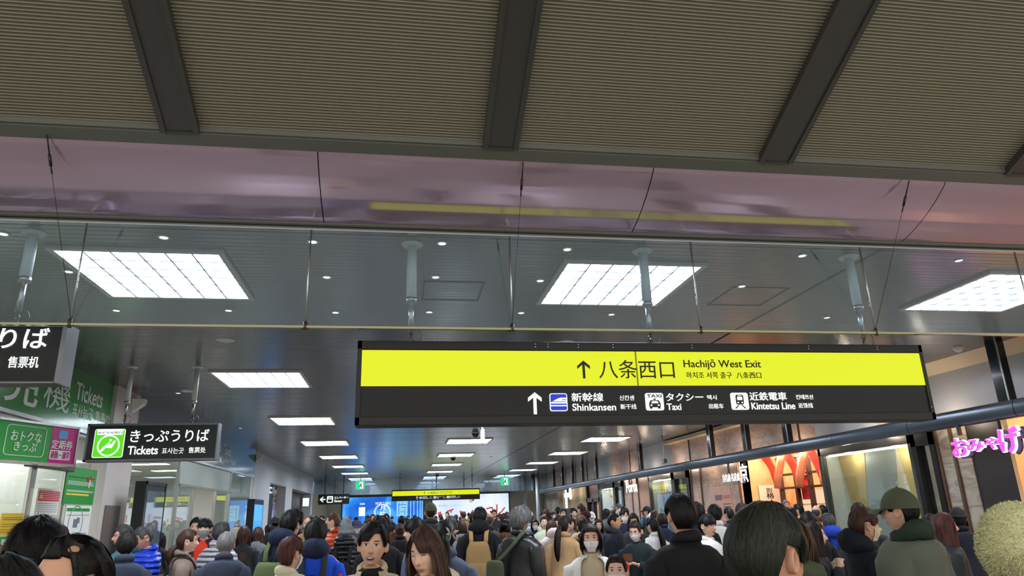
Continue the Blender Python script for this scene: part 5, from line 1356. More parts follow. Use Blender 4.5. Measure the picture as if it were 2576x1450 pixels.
def put(name, me, par, mat, M4=None):
    o = bpy.data.objects.new(name, me); COL.objects.link(o); o.parent = par
    if M4 is not None: o.matrix_local = M4
    o.material_slots[0].link = 'OBJECT'; o.material_slots[0].material = mat
    return o
_hat = {}
def hat_mesh(kind):
    if kind in _hat: return _hat[kind]
    m = MB(); N = 32; cols = [-PI + 2 * PI * i / N for i in range(N)]
    deg, t = {'cap': (84, .024), 'beanie': (80, .022), 'bucket': (74, .03), 'bowler': (70, .034), 'fluffy': (126, .075)}[kind]
    rows = []
    for j in range(11):
        th = max(.03, R(deg) * j / 10); k = 1. + (.25 * math.cos(th) if kind in ('bowler',) else 0)
        rows.append([skull(th, a, t * k) + Vector((0, -.004, .004)) for a in cols])
    if kind == 'beanie':
        rows += [[skull(R(78), a, .031) for a in cols], [skull(R(96), a, .031) for a in cols], [skull(R(97), a, .018) for a in cols]]
    if kind in ('bucket', 'bowler'):
        e = rows[-1]; rows.append([p * 1.0 + Vector((p.x * .42, p.y * .38, -.022 + (.012 * abs(math.sin(a)) if kind == 'bowler' else -.012))) for p, a in zip(e, cols)]); rows.append([p * 1.0 + Vector((p.x * .40, p.y * .36, -.030 + (.012 * abs(math.sin(a)) if kind == 'bowler' else -.012))) for p, a in zip(e, cols)])
    m.grid(rows, 0, True); m.f.append(list(range(N))[::-1]); m.m.append(0)
    if kind == 'cap':
        top = []; bot = []
        for a in [R(-58 + 116 * k / 12) for k in range(13)]:
            e = skull(R(84), a, .024); L_ = .075 * math.cos(a) ** .8; top.append([e + Vector((0, 0, .006)), e + Vector((math.sin(a) * .01, L_ * .6, .004 - .01 * abs(math.sin(a)))), e + Vector((math.sin(a) * .012, L_, -.010 - .022 * abs(math.sin(a))))])
            bot.append([p - Vector((0, 0, .005)) for p in top[-1]])
        m.grid(top); m.grid(bot); m.ball((0, -.004, .146), .008, 8, 5)
    if kind == 'fluffy':
        rnd = random.Random(5)
        for _ in range(26000):
            th = math.acos(rnd.uniform(math.cos(R(deg)), 1)); a = rnd.uniform(-PI, PI); p0 = skull(th, a, t - .004); n = p0.normalized(); d = (n * .6 + Vector((rnd.gauss(0, .9), rnd.gauss(0, .9), rnd.gauss(0, .9) - .3))).normalized(); ln = rnd.uniform(.008, .020)
            s_ = d.cross(n); s_ = (s_.normalized() if s_.length > 1e-4 else Vector((1, 0, 0))) * .0010
            p1 = p0 + d * ln * .6 + n * .006; p2 = p0 + d * ln + n * .004; m.add([p0 - s_, p0 + s_, p1 - s_, p1 + s_, p2], [(0, 1, 3, 2), (2, 3, 4)])
    _hat[kind] = m.mesh('hat', [CL['black']], True, kind not in ('fluffy',)); return _hat[kind]
_misc = {}
def mask_mesh():
    if 'mask' in _misc: return _misc['mask']
    m = MB(); rows = []
    for i in range(9):
        th = R(lerp(99, 152, i / 8)); row = []
        for j in range(15):
            a = R(lerp(-66, 66, j / 14)); p = head_pt(min(th, R(146)), a, .5); n = Vector((p.x, p.y, 0)).normalized()
            e = .006 + .014 * math.cos(a * 1.3) * math.sin(PI * min(1, (i + .6) / 8.5)) + (.0015 if i % 2 else 0)
            row.append(p + n * e - Vector((0, 0, .014 * max(0, i - 6) / 2)))
        rows.append(row)
    m.grid(rows)
    for s in (1, -1):
        for th, t2 in ((101, 92), (140, 104)):
            a = R(66 * s); p = head_pt(R(th), a, .5) * 1.06; q = Vector((s * .083, -.012, math.cos(R(t2)) * .118 + .01)); m.tube([p, (p + q) / 2 + Vector((s * .004, 0, 0)), q], .0016, 5)
    _misc['mask'] = m.mesh('face_mask', [mask_w], True); return _misc['mask']
def glasses_mesh():
    if 'gl' in _misc: return _misc['gl']
    m = MB()
    for s in (1, -1):
        ps = [Vector((s * .032 + .022 * math.cos(a), .101 - .004 * abs(math.cos(a)), .010 + .017 * math.sin(a))) for a in [2 * PI * k / 14 for k in range(15)]]
        m.tube(ps, .0016, 5, caps=False); m.tube([(s * .054, .098, .013), (s * .076, .06, .012), (s * .080, -.005, .010)], .0016, 5)
    m.tube([(-.010, .103, .014), (0, .106, .016), (.010, .103, .014)], .0016, 5)
    _misc['gl'] = m.mesh('glasses', [M('glasses_frame', S(40, 36, 36), .3)], True); return _misc['gl']

def torus_cloth(name, par, mat, r_in, z, thick, a0=-180, a1=180, tilt=.03, seed=1, back=1.0, n=40, nn=10, wr=.012):
    """scarf, collar or lowered hood: a soft roll around the neck, in the person's frame"""
    m = MB(); rows = []
    for k in range(n + 1):
        a = R(lerp(a0, a1, k / n) + (180 if a0 > -179 else 0)); b = abs((a + PI) % (2 * PI) - PI) / PI
        rx, ry = r_in, r_in * .92; t = thick * lerp(1, back, smooth(.3, .9, b)) * (1 if a0 > -179 and True or True else 1)
        if a0 > -179: t *= max(.15, math.sin(PI * min(max((k + 1) / (n + 2), .0), 1)) ** .35)
        c = Vector((math.sin(a) * (rx + t * .6), math.cos(a) * (ry + t * .6) - .03, z + tilt * -math.cos(a) * 1.0))
        row = []
        for j in range(nn):
            q = 2 * PI * j / nn; d = Vector((math.sin(a) * math.cos(q), math.cos(a) * math.cos(q), math.sin(q) * 1.15)); p = c + d * t
            nv = noise.noise_vector(p * 14 + Vector((seed, seed, 0))); row.append(p + nv * wr)
        rows.append(row)
    m.grid(rows, 0, True)
    m.f.append(list(range(nn))); m.m.append(0); m.f.append(list(range(n * nn, n * nn + nn))); m.m.append(0)
    return m.obj(name, mat, par, True)
def make_jacket(par, N, kind, mat, arms, seed, inf=.0, open_=0, fem=0, name='jacket', hem=None):
    """outer garment with sleeves grown from the same surface as the torso"""
    I = {'jacket': .022, 'puffer': .036, 'coat': .026, 'hoodie': .026, 'shirt': .008}[kind] + inf
    hem = hem or {'jacket': .80, 'puffer': .78, 'coat': .50, 'hoodie': .82, 'shirt': .86}[kind]
    rings = [lathe_ring(N, 1.435, .068 + I * .5, .066 + I * .5, -.03, 0), lathe_ring(N, 1.408, .082 + I * .5, .076 + I * .5, -.031, 0)]
    prof = TRUNK; zs = []
    base = [prof[1], prof[2], prof[3]]
    for tr in base: rings.append(lathe_ring(N, tr[0] + I * .5, tr[1] * (1 - .08 * fem) + I, tr[2] + I, tr[3], tr[4]))
    g0 = len(rings) - 1
    zl = [1.31, 1.26, 1.20] + [1.20 - k * (.0275 if kind == 'puffer' else .05) for k in range(1, 60)]
    for z in zl:
        if z < hem: break
        for a, b in zip(TRUNK, TRUNK[1:]):
            if a[0] >= z >= b[0]:
                q = (a[0] - z) / (a[0] - b[0]); tr = [lerp(a[i], b[i], q) for i in range(5)]; break
        else: tr = [z, .176, .12, -.01, 0]
        loose = 1 + (.12 if kind in ('coat', 'hoodie', 'puffer', 'jacket') else 0) * smooth(1.25, 1.0, z); e = I
        if kind == 'puffer': e += .011 * (abs(math.sin(PI * (z - 1.2) / .055)) - .4)
        fl = .0 if z > .82 else (.82 - z) * .10
        rx = max(tr[1] * (1 - .08 * fem), .165 if z < 1.2 else 0) * loose; rings.append(lathe_ring(N, z, rx + e + fl, max(tr[2], .112) * loose + e + fl, tr[3], tr[4]))
    g1 = g0 + 3
    V, Fc, Mi = figure(N, rings, arms, I * .85, 0, (g0, g1), False, None, open_, .012 if kind == 'puffer' else 0, .010 if kind != 'puffer' else .005, seed, 18 if kind == 'puffer' else 12, arm_end=False, cuff=.9)
    mb = MB(); mb.add(V, Fc); o = mb.obj(name, mat, par, True)
    sd = o.modifiers.new('thickness', 'SOLIDIFY'); sd.thickness = .007; sd.offset = 1
    return o
# ------------------------------------------------------------------ placing people
WREAL = {'short': .178, 'spiky': .19, 'bowl': .205, 'bangs': .19, 'bob': .195, 'long': .20, 'longbangs': .20, 'pony': .17, 'lowpony': .175, 'bun': .17, 'bald': .165, 'buzz': .165, 'curly': .228, 'receding': .19, 'fringe': .185, 'side': .19, 'tuft': .175}
HTOP = {'cap': .142, 'beanie': .146, 'bucket': .150, 'bowler': .155, 'fluffy': .20}
FOLK = []
KEEP = {1, 2, 36, 71, 72, 44, 45, 54, 77, 76, 80, 67, 85, 65, 55, 6}
SHIFT = {59: .95, 62: 1.12, 74: .82, 7: 1.06, 27: 1.06, 28: .93, 82: 1.05, 84: .95, 52: 1.1, 43: .95, 69: 1.12, 13: .92, 12: 1.05, 34: 1.08}
def person(px, yt, w, rot, style, hc, kind, col, label, trouser='black', skin=1, yaw=0, pitch=0, roll=0, fem=0, arms=('down', 'down'), hood=None, scarf=None, collar=None, fur=None, inner=None, neck=None,
           mask=None, glasses=False, hat=None, open_=0, d=None, hs=1., hands=False, lod=None, group=None, seed=None, extra=None, inf=0., smat=None, tuck=0.):
    i = len(FOLK); seed = seed if seed is not None else i
    side = abs(math.sin(R(rot + yaw)))
    wr_ = ({'cap': .20, 'beanie': .195, 'bucket': .25, 'bowler': .27, 'fluffy': .32}[hat[0]] if hat else WREAL[style]) + .035 * side
    depth = d or F * wr_ * hs / w
    if not group and i not in KEEP: depth = .94 * F * wr_ * hs / w * SHIFT.get(i, 1)
    q = CAM + ray(px, yt) * depth
    hs = hs * (q.z / 1.72) ** -.6 if hs == 1 else hs
    htop = HC + (HTOP[hat[0]] * hs if hat else (.118 + (THICK[style][0] if style != 'bald' else .002)) * hs) - (.035 * abs(math.sin(R(pitch))) * 2 * hs)
    s = q.z / htop
    lod = lod if lod is not None else (-1 if depth < 3.2 else 0 if depth < 9 else 1 if depth < 17 else 2)
    N = {-1: 64, 0: 64, 1: 40, 2: 24}[lod]
    t = thing('person', label, 'person', (q.x, q.y, 0), R(rot), group or 'people in the station crowd'); t.scale = (s, s, s)
    sk = smat or skins[skin]
    make_body('body', t, N, R(yaw), R(pitch), R(roll), fem, arms, sk, CL[trouser], hands or lod <= 0, hs, seed)
    HM = head_matrix(R(yaw), R(pitch), R(roll), hs)
    if style and not (hat and hat[0] in ('beanie', 'fluffy')):
        h = put('hair', hair_mesh(style, lod), t, HA[hc], HM)
        if hat: h.matrix_local = HM @ Matrix.Scale(.97 if style in ('buzz', 'bald') else .92, 4)
    if hat: put('hat', hat_mesh(hat[0]), t, fur_m if hat[0] == 'fluffy' else CL[hat[1]], HM)
    if mask: put('face_mask', mask_mesh(), t, mask, HM)
    if glasses: put('glasses', glasses_mesh(), t, M('glasses_frame'), HM)
    if inner: make_jacket(t, N, 'shirt', CL[inner], arms, seed + 3, 0, 0, fem, 'sweater')
    make_jacket(t, N, kind, CL[col], arms, seed, inf, R(open_), fem, 'jacket' if kind in ('jacket', 'puffer', 'shirt') else kind)
    if not (collar or hood or scarf or fur or neck or style in ('long', 'longbangs')): collar = col
    if neck: torus_cloth('turtleneck', t, CL[neck], .052, 1.435, .026, seed=seed, tilt=.012, wr=.005); 
    if collar: torus_cloth('collar', t, CL[collar], .060, 1.447, .026, -160, 160, .020, seed, 1.3, wr=.005)
    if hood: torus_cloth('hood', t, CL[hood], .066, 1.435, .040, -150, 150, .040, seed, 2.1, wr=.02)
    if scarf: torus_cloth('scarf', t, CL[scarf], .056, 1.448, .046, seed=seed, back=1.25, wr=.022)
    if fur:
        o = torus_cloth('fur_collar', t, CL[fur], .066, 1.42, .046, -165, 165, .02, seed, 1.3, wr=.03)
    FOLK.append((t, q, s)); t['category'] = 'person'
    return t
def in_frame(t, p):
    """a point in a person's own frame, in world space"""
    m = Matrix.Translation(t.location) @ Matrix.Rotation(t.rotation_euler.z, 4, 'Z') @ Matrix.Scale(t.scale.x, 4)
    return m @ Vector(p)
def bag_root(name, t, label, cat, p=(0, 0, 1.0), group=None):
    b = thing(name, label, cat, in_frame(t, p), t.rotation_euler.z, group); b.scale = t.scale; return b
def backpack(t, label, col, strap_col, w=.16, h=.46, dp=.15, z=.86, y=-.185, trim=None, straps=True):
    b = bag_root('backpack', t, label, 'backpack', (0, y, z))
    m = MB(); rows = []
    for k in range(11):
        q = k / 10; e = 1 - .30 * (2 * abs(q - .5)) ** 4; rr = []
        for j in range(20):
            a = 2 * PI * j / 20; cx_ = math.cos(a); sy = math.sin(a); sx = abs(cx_) ** .45 * (1 if cx_ > 0 else -1); s2 = abs(sy) ** .5 * (1 if sy > 0 else -1)
            p = Vector((w * e * sx * (1.04 - .12 * q), -dp * .5 + dp * .5 * e * s2 * (1 + .15 * (1 - q)), h * q)); rr.append(p + noise.noise_vector(p * 12) * .008)
        rows.append(rr)
    m.grid(rows, 0, True); m.f.append(list(range(20))); m.m.append(0); m.f.append(list(range(200, 220))); m.m.append(0); m.obj('body', CL[col], b, True)
    if straps:
        for s in (1, -1):
            pts = [Vector((s * w * .55, -.02, h * .95)), Vector((s * .10, -.01, h + .09)), Vector((s * .105, .05, 1.435 - z)), Vector((s * .115, .13, 1.45 - z)), Vector((s * .125, .22, 1.41 - z)), Vector((s * .135, .30, 1.28 - z)), Vector((s * .15, .30, 1.10 - z)), Vector((s * .19, .18, h * .2)), Vector((s * w * .8, .0, .06))]
            MB().tube(spline(pts, 20), .028, 8, flat=.22, up=(1, 0, 0)).obj('strap', CL[strap_col], b, True)
    m = MB(); m.tube([(-.03, -.03, h * .97), (-.02, -.03, h + .04), (.02, -.03, h + .04), (.03, -.03, h * .97)], .009, 6).obj('handle', CL['darknavy'], b, True)
    if trim:
        m = MB(); rr = [Vector((w * 1.0 * math.cos(a), -dp - .012 + .03 * abs(math.cos(a)), h * .55 + h * .28 * math.sin(a))) for a in [PI * k / 12 for k in range(13)]]
        m.tube(rr, .006, 6); m.tube([(.03, -dp - .02, h * .1), (.05, -dp - .022, h * .3), (.035, -dp - .02, h * .5)], .006, 6).obj('piping', CL[trim], b, True)
    else:
        m = MB().box(-w * .7, -dp - .014, h * .12, w * .7, -dp + .02, h * .5); m.obj('pocket', CL[col], b, True, bevel=.012)
    return b

P = person
B2 = dict(arms=('bent', 'bent'))
# ---- nearest heads along the lower edge
P(98, 1301, 104, 5, 'spiky', 'black', 'jacket', 'purple', 'person with a spiky black head of hair before the yellow poster, seen from behind', collar='purple')
t = P(207, 1352, 205, 142, 'receding', 'softblack', 'jacket', 'charcoal', 'man with thinning black hair, a bald patch and tan forehead, lower left', glasses=True, pitch=10, skin=2, d=2.0)
P(4, 1396, 215, 20, 'short', 'softblack', 'jacket', 'black', 'black haired head cut off by the lower left corner of the photo', d=1.42)
P(152, 1322, 40, 160, 'bob', 'brown', 'jacket', 'brown', 'brown haired person half hidden right of the spiky black head', d=6.4)
P(-4, 1372, 44, 30, 'short', 'auburn', 'jacket', 'maroon', 'auburn haired person cut off by the left edge under the yellow poster', d=5.6)
# ---- left group at the ticket office
P(314, 1320, 42, 120, 'short', 'salt', 'jacket', 'teal', 'grey haired man in a teal jacket facing left beside the display totem', glasses=True, hood='teal', d=6.9)
P(322, 1341, 44, 15, 'curly', 'softblack', 'jacket', 'slate', 'curly dark haired person in a slate jacket before the teal jacket', d=6.9, hs=.84)
t = P(372, 1327, 44, 128, 'buzz', 'salt', 'puffer', 'shiny_blue', 'balding man in a blue quilted jacket looking down at his hands', glasses=True, pitch=22, skin=2, arms=('hold', 'hold'), hands=True, d=6.05)
PH = in_frame(t, (.0, .34, 1.19))
b = bag_root('phone', t, 'dark phone held by the balding man in the blue quilted jacket', 'phone', (.0, .37, 1.20)); MB().box(-.036, -.006, -.02, .036, .004, .12).obj('case', black, b, bevel=.004); MB().box(-.032, -.008, -.014, .032, -.006, .114).obj('screen', scr_off, b)
P(405, 1341, 26, -20, 'long', 'black', 'jacket', 'charcoal', 'long black haired woman behind the blue quilted jacket', fem=1, d=8.6)
t = P(475, 1333, 46, -72, 'lowpony', 'brown', 'coat', 'taupe', 'woman with a low brown ponytail in a taupe coat facing right', fem=1, skin=0, d=5.6, trouser='black')
backpack(t, 'black backpack with pale piping worn by the woman in taupe', 'black', 'black', .16, .42, .15, .80, -.18, 'beige')
t = P(518, 1304, 34, 178, 'bangs', 'black', 'jacket', 'maroon', 'young man in a grey mask and red shirt facing the camera', mask=mask_g, open_=26, inner='red', skin=0, d=9.4)
P(497, 1302, 30, 176, 'short', 'black', 'jacket', 'charcoal', 'dark haired man just behind the one in the grey mask', d=10.4)
P(559, 1313, 40, -35, 'tuft', 'salt', 'puffer', 'shiny_grey', 'dark grey haired man in a pale grey quilted jacket', d=7.6, inf=.01, skin=2)
P(570, 1341, 39, 6, 'short', 'grey', 'jacket', 'slate', 'grey haired older man in a slate jacket seen from behind', pitch=22, d=5.3, inf=.02, skin=2)
P(615, 1324, 32, 10, 'long', 'brown', 'jacket', 'charcoal', 'woman with long brown hair under the blue totem, the nearer of two', fem=1, d=8.8)
P(650, 1326, 26, -10, 'long', 'brown', 'jacket', 'grey', 'woman with long brown hair under the blue totem, the farther of two', fem=1, d=10.6)
P(694, 1299, 28, 15, 'short', 'black', 'jacket', 'charcoal', 'person in a black bucket hat left of the navy hooded jacket', hat=('bucket', 'charcoal'), d=11.2)
P(675, 1321, 18, 60, 'bob', 'black', 'jacket', 'olive', 'dark bobbed woman facing left under the black bucket hat', fem=1, d=12.6)
t = P(733, 1284, 50, -28, 'spiky', 'black', 'jacket', 'navy', 'tall man with black hair in a navy hooded jacket, back turned', hood='navy', d=6.3, inf=.03, pitch=8)
backpack(t, 'olive green backpack on the man in the navy hooded jacket', 'olive', 'olive', .17, .40, .13, .86, -.20)
P(774, 1303, 20, 178, 'bald', 'salt', 'jacket', 'khaki', 'balding man in a pale blue mask facing the camera', mask=mask_b, d=13.0, skin=2)
P(811, 1297, 13, 150, 'short', 'black', 'jacket', 'slate', 'small far head left of the orange quilted jacket', d=22)
t = P(796, 1306, 50, 3, 'spiky', 'black', 'jacket', 'cobalt', 'black haired man in a bright blue jacket with a navy hood', hood='navy', d=6.0, inf=.01)
backpack(t, 'dark backpack on the man in the bright blue jacket', 'charcoal', 'charcoal', .15, .40, .12, .80, -.185)
m = MB().tube([(.245, -.112, 1.24), (.262, -.118, 1.12), (.262, -.11, 1.0)], .017, 8, flat=.4); m.obj('sleeve_flash', CL['red'], t, True)
m = MB().tube([(.10, -.03, 1.415), (.17, -.03, 1.395), (.235, -.03, 1.33)], .010, 8, flat=.4); m.obj('shoulder_stripe', CL['white'], t, True)
P(838, 1291, 31, 82, 'buzz', 'auburn', 'puffer', 'shiny_orange', 'man with short auburn hair in an orange quilted jacket facing left', collar='shiny_orange', d=9.8, skin=0)
P(872, 1300, 27, 5, 'short', 'grey', 'jacket', 'grey', 'person in a pale grey beanie right of the orange jacket, farther of two', hat=('beanie', 'grey'), d=12.5)
t = P(872, 1313, 37, -8, 'short', 'black', 'puffer', 'shiny_black', 'person in a grey beanie and black quilted hooded jacket', hat=('beanie', 'grey'), hood='shiny_black', d=8.2, inf=.01)
backpack(t, 'black backpack on the person in the grey beanie', 'black', 'black', .15, .42, .13, .80, -.185)
P(900, 1310, 23, 176, 'short', 'black', 'jacket', 'purple', 'person in a purple cap and white mask facing the camera', hat=('cap', 'purple'), mask=mask_w, d=14.0)
t = P(734, 1349, 62, -38, 'short', 'redbrown', 'coat', 'cream', 'red brown haired person in a cream coat with the back turned', mask=mask_w, skin=1, d=4.25, collar='cream', inf=.02)
P(937, 1314, 79, 172, 'fringe', 'black', 'jacket', 'beige', 'young man with black hair, open mouth and beige jacket, facing the camera', smat=skin_talk, open_=34, inner='black', neck='black', collar='beige', d=3.95, inf=.02, roll=-3, yaw=3)
P(1080, 1329, 92, 148, 'longbangs', 'brown', 'jacket', 'cream', 'woman with long brown hair in a cream coat looking down to the left', fem=1, smat=skin_shut, fur='cream', pitch=10, d=3.62, inf=.02, roll=4)
P(960, 1299, 42, 4, 'spiky', 'black', 'coat', 'black', 'black haired person in black right behind the open mouthed young man', d=7.2)
P(1046, 1303, 58, 80, 'bowl', 'black', 'coat', 'greyblue', 'young man with a black bowl cut in profile, blue grey coat', d=6.2, skin=0, yaw=6)
P(1083, 1265, 31, 3, 'buzz', 'dark', 'jacket', 'charcoal', 'tall man in a green cap and dark grey jacket before the end screens', hat=('cap', 'army'), collar='charcoal', d=10.6, yaw=180 - 180, inf=.03)
t = P(1122, 1315, 50, -6, 'pony', 'black', 'coat', 'greyblue', 'woman with a pale ribbon in her black ponytail, blue grey coat', fem=1, d=6.7, pitch=8)
m = MB()
for a in (20, 75, 130, 200, 255, 310):
    c = Vector((.05, -.105, HC + .03)); dd = Vector((math.cos(R(a)), -.25, math.sin(R(a)))); m.add([c, c + dd * .035 + Vector((0, -.02, .018)), c + dd * .075, c + dd * .035 + Vector((0, -.01, -.02))], [(0, 1, 2, 3)])
o = m.obj('hair_ribbon', M('ribbon_grey', S(196, 192, 188), .4), t, True); md = o.modifiers.new('t', 'SOLIDIFY'); md.thickness = .003
P(1005, 1318, 23, 5, 'bun', 'brown', 'coat', 'black', 'brown haired woman in black left of the bowl cut profile', fem=1, d=11.5)
P(1160, 1311, 30, 0, 'bob', 'brown', 'jacket', 'lightgrey', 'brown bobbed woman in pale grey beside the hair ribbon', fem=1, d=11.0)
t = P(1207, 1276, 33, -12, 'short', 'black', 'jacket', 'black', 'man in a black hooded jacket carrying a khaki backpack', hood='black', d=6.6, inf=.03)
backpack(t, 'large khaki canvas backpack with tan straps', 'khaki', 'tan', .165, .52, .16, .78, -.20)
P(1229, 1288, 16, -20, 'bald', 'salt', 'jacket', 'charcoal', 'balding man right behind the khaki backpack wearer', d=11.4, skin=2)
P(1243, 1282, 14, 172, 'tuft', 'dark', 'jacket', 'charcoal', 'dark haired man facing the camera in front of the pale screen', d=19, glasses=True)
t = P(1309, 1275, 53, -46, 'curly', 'grey', 'jacket', 'leather', 'curly grey haired man in a black leather jacket', d=6.5, mask=mask_w, inf=.03, skin=2)
b = bag_root('shoulder_bag', t, 'olive canvas shoulder bag on the man in black leather', 'bag', (-.22, -.25, .84))
rows = [[Vector((x + .02 * math.sin(z * 6), y, z)) for x, y in ((-.13 - .03 * (1 - q), -.03), (.13 + .03 * (1 - q), -.05), (.14 + .03 * (1 - q), .04), (-.13 - .03 * (1 - q), .05))] for q, z in ((0, 0), (.2, .04), (.5, .16), (.8, .28), (1, .34))]
m = MB().grid(rows, 0, True); m.f += [[0, 1, 2, 3], [16, 17, 18, 19]]; m.m += [0, 0]; o = m.obj('body', CL['army'], b, True); md = o.modifiers.new('soft', 'SUBSURF'); md.levels = md.render_levels = 2
MB().tube(spline([(.06, -.0, .32), (.16, .015, .40), (.29, .03, .52), (.355, .13, .63), (.35, .31, .58), (.18, .46, .4), (-.04, .37, .30), (-.10, .10, .30)], 24), .024, 8, flat=.2, up=(1, 0, 0)).obj('strap', CL['army'], b, True)
P(1270, 1308, 31, -14, 'bun', 'black', 'coat', 'grey', 'woman with a black bun and patterned scarf in a grey coat', fem=1, scarf='brown', d=8.4)
P(1345, 1307, 20, 176, 'bob', 'black', 'jacket', 'navy', 'woman in glasses and white mask in navy, facing the camera', fem=1, mask=mask_w, glasses=True, d=13.2)
P(1368, 1300, 20, 176, 'pony', 'dark', 'hoodie', 'mint', 'person in a pale mint hooded top facing the camera', hood='mint', d=13.6, skin=0)
t = P(1387, 1308, 27, 8, 'long', 'brown', 'coat', 'pink', 'long haired woman in a pale pink coat seen from behind', fem=1, d=10.2, hood='pink')
b = bag_root('tote_bag', t, 'dark green tote bag carried by the woman in pale pink', 'bag', (.44, .05, .50)); m = MB(); m.box(-.16, -.05, 0, .16, .05, .36).obj('body', CL['darkgreen'], b, bevel=.02); MB().tube(spline([(-.08, 0, .36), (-.05, 0, .6), (-.04, 0, .82), (.0, 0, .86), (.04, 0, .6), (.08, 0, .36)], 16), .012, 6, flat=.4).obj('handle', CL['darkgreen'], b, True)
P(1419, 1298, 33, -32, 'pony', 'dark', 'coat', 'camel', 'woman with a very long dark ponytail in a camel coat', fem=1, d=8.3, yaw=-14)
P(1400, 1302, 14, 170, 'short', 'black', 'jacket', 'charcoal', 'person in a white mask between the pink coat and the camel coat', mask=mask_w, d=14.6)
P(1438, 1304, 18, 150, 'bob', 'black', 'coat', 'grey', 'bespectacled woman behind the camel coat', fem=1, glasses=True, d=14.2)
P(1367, 1288, 23, 100, 'short', 'black', 'jacket', 'black', 'person in a wide black hat by the far stone wall', hat=('bowler', 'black'), d=19)
P(1378, 1281, 9.5, 175, 'short', 'black', 'jacket', 'black', 'person in a dark cap far off before the stone wall', hat=('cap', 'black'), mask=mask_w, d=32)
P(1443, 1279, 16, 176, 'spiky', 'black', 'jacket', 'grey', 'tall dark haired man facing the camera before the cream shop', d=20)
P(1463, 1277, 14, 80, 'short', 'black', 'jacket', 'charcoal', 'dark haired man in profile right of the tall one by the cream shop', d=21)
P(1488, 1288, 19, 170, 'short', 'black', 'jacket', 'lightgrey', 'person in a white cap by the far display window', hat=('cap', 'white'), mask=mask_w, d=17.5)
P(1461, 1295, 28, 5, 'long', 'auburn', 'coat', 'camel', 'auburn long haired woman in a camel coat seen from behind', fem=1, d=12.2)
t = P(1465, 1306, 30, -6, 'pony', 'black', 'jacket', 'charcoal', 'black haired person in charcoal with a white strap behind the white jacket', fem=1, d=8.6)
t = P(1484, 1318, 54, 166, 'bob', 'dark', 'jacket', 'ivory', 'woman in a white mask, white jacket and beige turtleneck', fem=1, mask=mask_w, open_=32, inner='beige', neck='beige', collar='ivory', d=5.75, inf=.02)
P(1505, 1307, 17, 172, 'long', 'dark', 'jacket', 'slate', 'smiling woman in glasses right of the white mask', fem=1, glasses=True, d=14.4)
P(1549, 1401, 46, 158, 'bun', 'dark', 'jacket', 'red', 'small child in a white mask and red top at the bottom edge', hs=1.22, mask=mask_w, d=5.2, skin=0, fem=1, pitch=-6)
P(1543, 1292, 31, -118, 'buzz', 'black', 'jacket', 'darknavy', 'man with a flat crew cut in a dark navy coat looking right', d=8.2, scarf='charcoal', skin=2, inf=.03)
P(1569, 1281, 23, 174, 'fringe', 'black', 'puffer', 'navy', 'man in a white mask with a black fringe and navy quilted jacket', mask=mask_w, d=13.0)
P(1592, 1293, 29, 165, 'long', 'dark', 'jacket', 'charcoal', 'long haired woman in a white mask looking down behind the dark fleece', fem=1, mask=mask_w, pitch=14, d=10.3)
t = P(1599, 1314, 35, 138, 'bun', 'dark', 'jacket', 'bottle', 'woman in a white mask and dark fleece reading a passport', fem=1, mask=mask_w, arms=('hold', 'hold'), hands=True, pitch=14, d=7.1, collar='bottle', inf=.015)
b = bag_root('passport', t, 'brown passport held open by the woman in the dark fleece', 'passport', (-.01, .39, 1.20)); MB().box(-.07, -.01, 0, .0, -.004, .1).box(.0, -.01, 0, .07, -.004, .1).obj('cover', CL['brown'], b, bevel=.003)
b = bag_root('phone', t, 'red phone case in the hands of the woman in the dark fleece', 'phone', (.05, .43, 1.10)); MB().box(-.09, -.02, 0, .05, .0, .075).obj('case', CL['red'], b, bevel=.006); MB().box(-.08, -.022, .008, .04, -.02, .067).obj('screen', scr_off, b)
P(1626, 1274, 20, 62, 'short', 'black', 'hoodie', 'navy', 'man in a black cap and navy jacket with a white hood', hat=('cap', 'black'), hood='ivory', d=15.5)
P(1644, 1288, 16, 20, 'short', 'auburn', 'jacket', 'yellow', 'person in a cream cap and pale yellow jacket', hat=('cap', 'cream'), d=18)
P(1640, 1303, 33, 20, 'pony', 'black', 'coat', 'ivory', 'black haired woman in a white coat with a thin dark strap', fem=1, d=10.4, inf=.01)
P(1664, 1292, 24, 10, 'bob', 'dark', 'jacket', 'navy', 'dark bobbed person in navy left of the tall black coat', fem=1, d=12.2)
# ---- right side
P(1707, 1243, 71, 5, 'bangs', 'black', 'coat', 'black', 'tall person with a black rounded haircut in a black coat, back turned', d=4.75, collar='black', inf=.01)
P(1749, 1263, 20, 15, 'long', 'black', 'coat', 'black', 'long black haired person right behind the tall black coat', fem=1, d=9.0)
P(1796, 1270, 31, -5, 'spiky', 'black', 'jacket', 'ivory', 'tousled black haired person by the pink notice board', d=11.0)
P(1831, 1277, 17, 20, 'short', 'softblack', 'jacket', 'charcoal', 'dark head just above the big greenish black head, left part', d=14.0)
P(1777, 1294, 43, 208, 'bangs', 'black', 'jacket', 'white', 'young man with a short fringe looking right between two big heads', d=7.6, skin=1, neck='white')
P(1866, 1266, 38, 10, 'short', 'brown', 'jacket', 'grey', 'brown haired head rising behind the big greenish black head', d=9.5)
P(1896, 1274, 207, -66, 'bangs', 'greenish', 'jacket', 'black', 'very large black haired head in the lower right foreground with an ear showing', d=1.78, pitch=16, skin=2, collar='black')
t = P(1992, 1305, 84, -32, 'long', 'brown', 'coat', 'army', 'brown long haired woman in army green behind the large head', fem=1, d=3.7, fur='army', scarf=None)
P(2042, 1312, 54, -112, 'long', 'dark', 'coat', 'darknavy', 'pale woman in profile with a green top right of the brown hair', fem=1, inner='green', open_=24, skin=0, d=6.3, arms=('strap', 'strap'), hands=True)
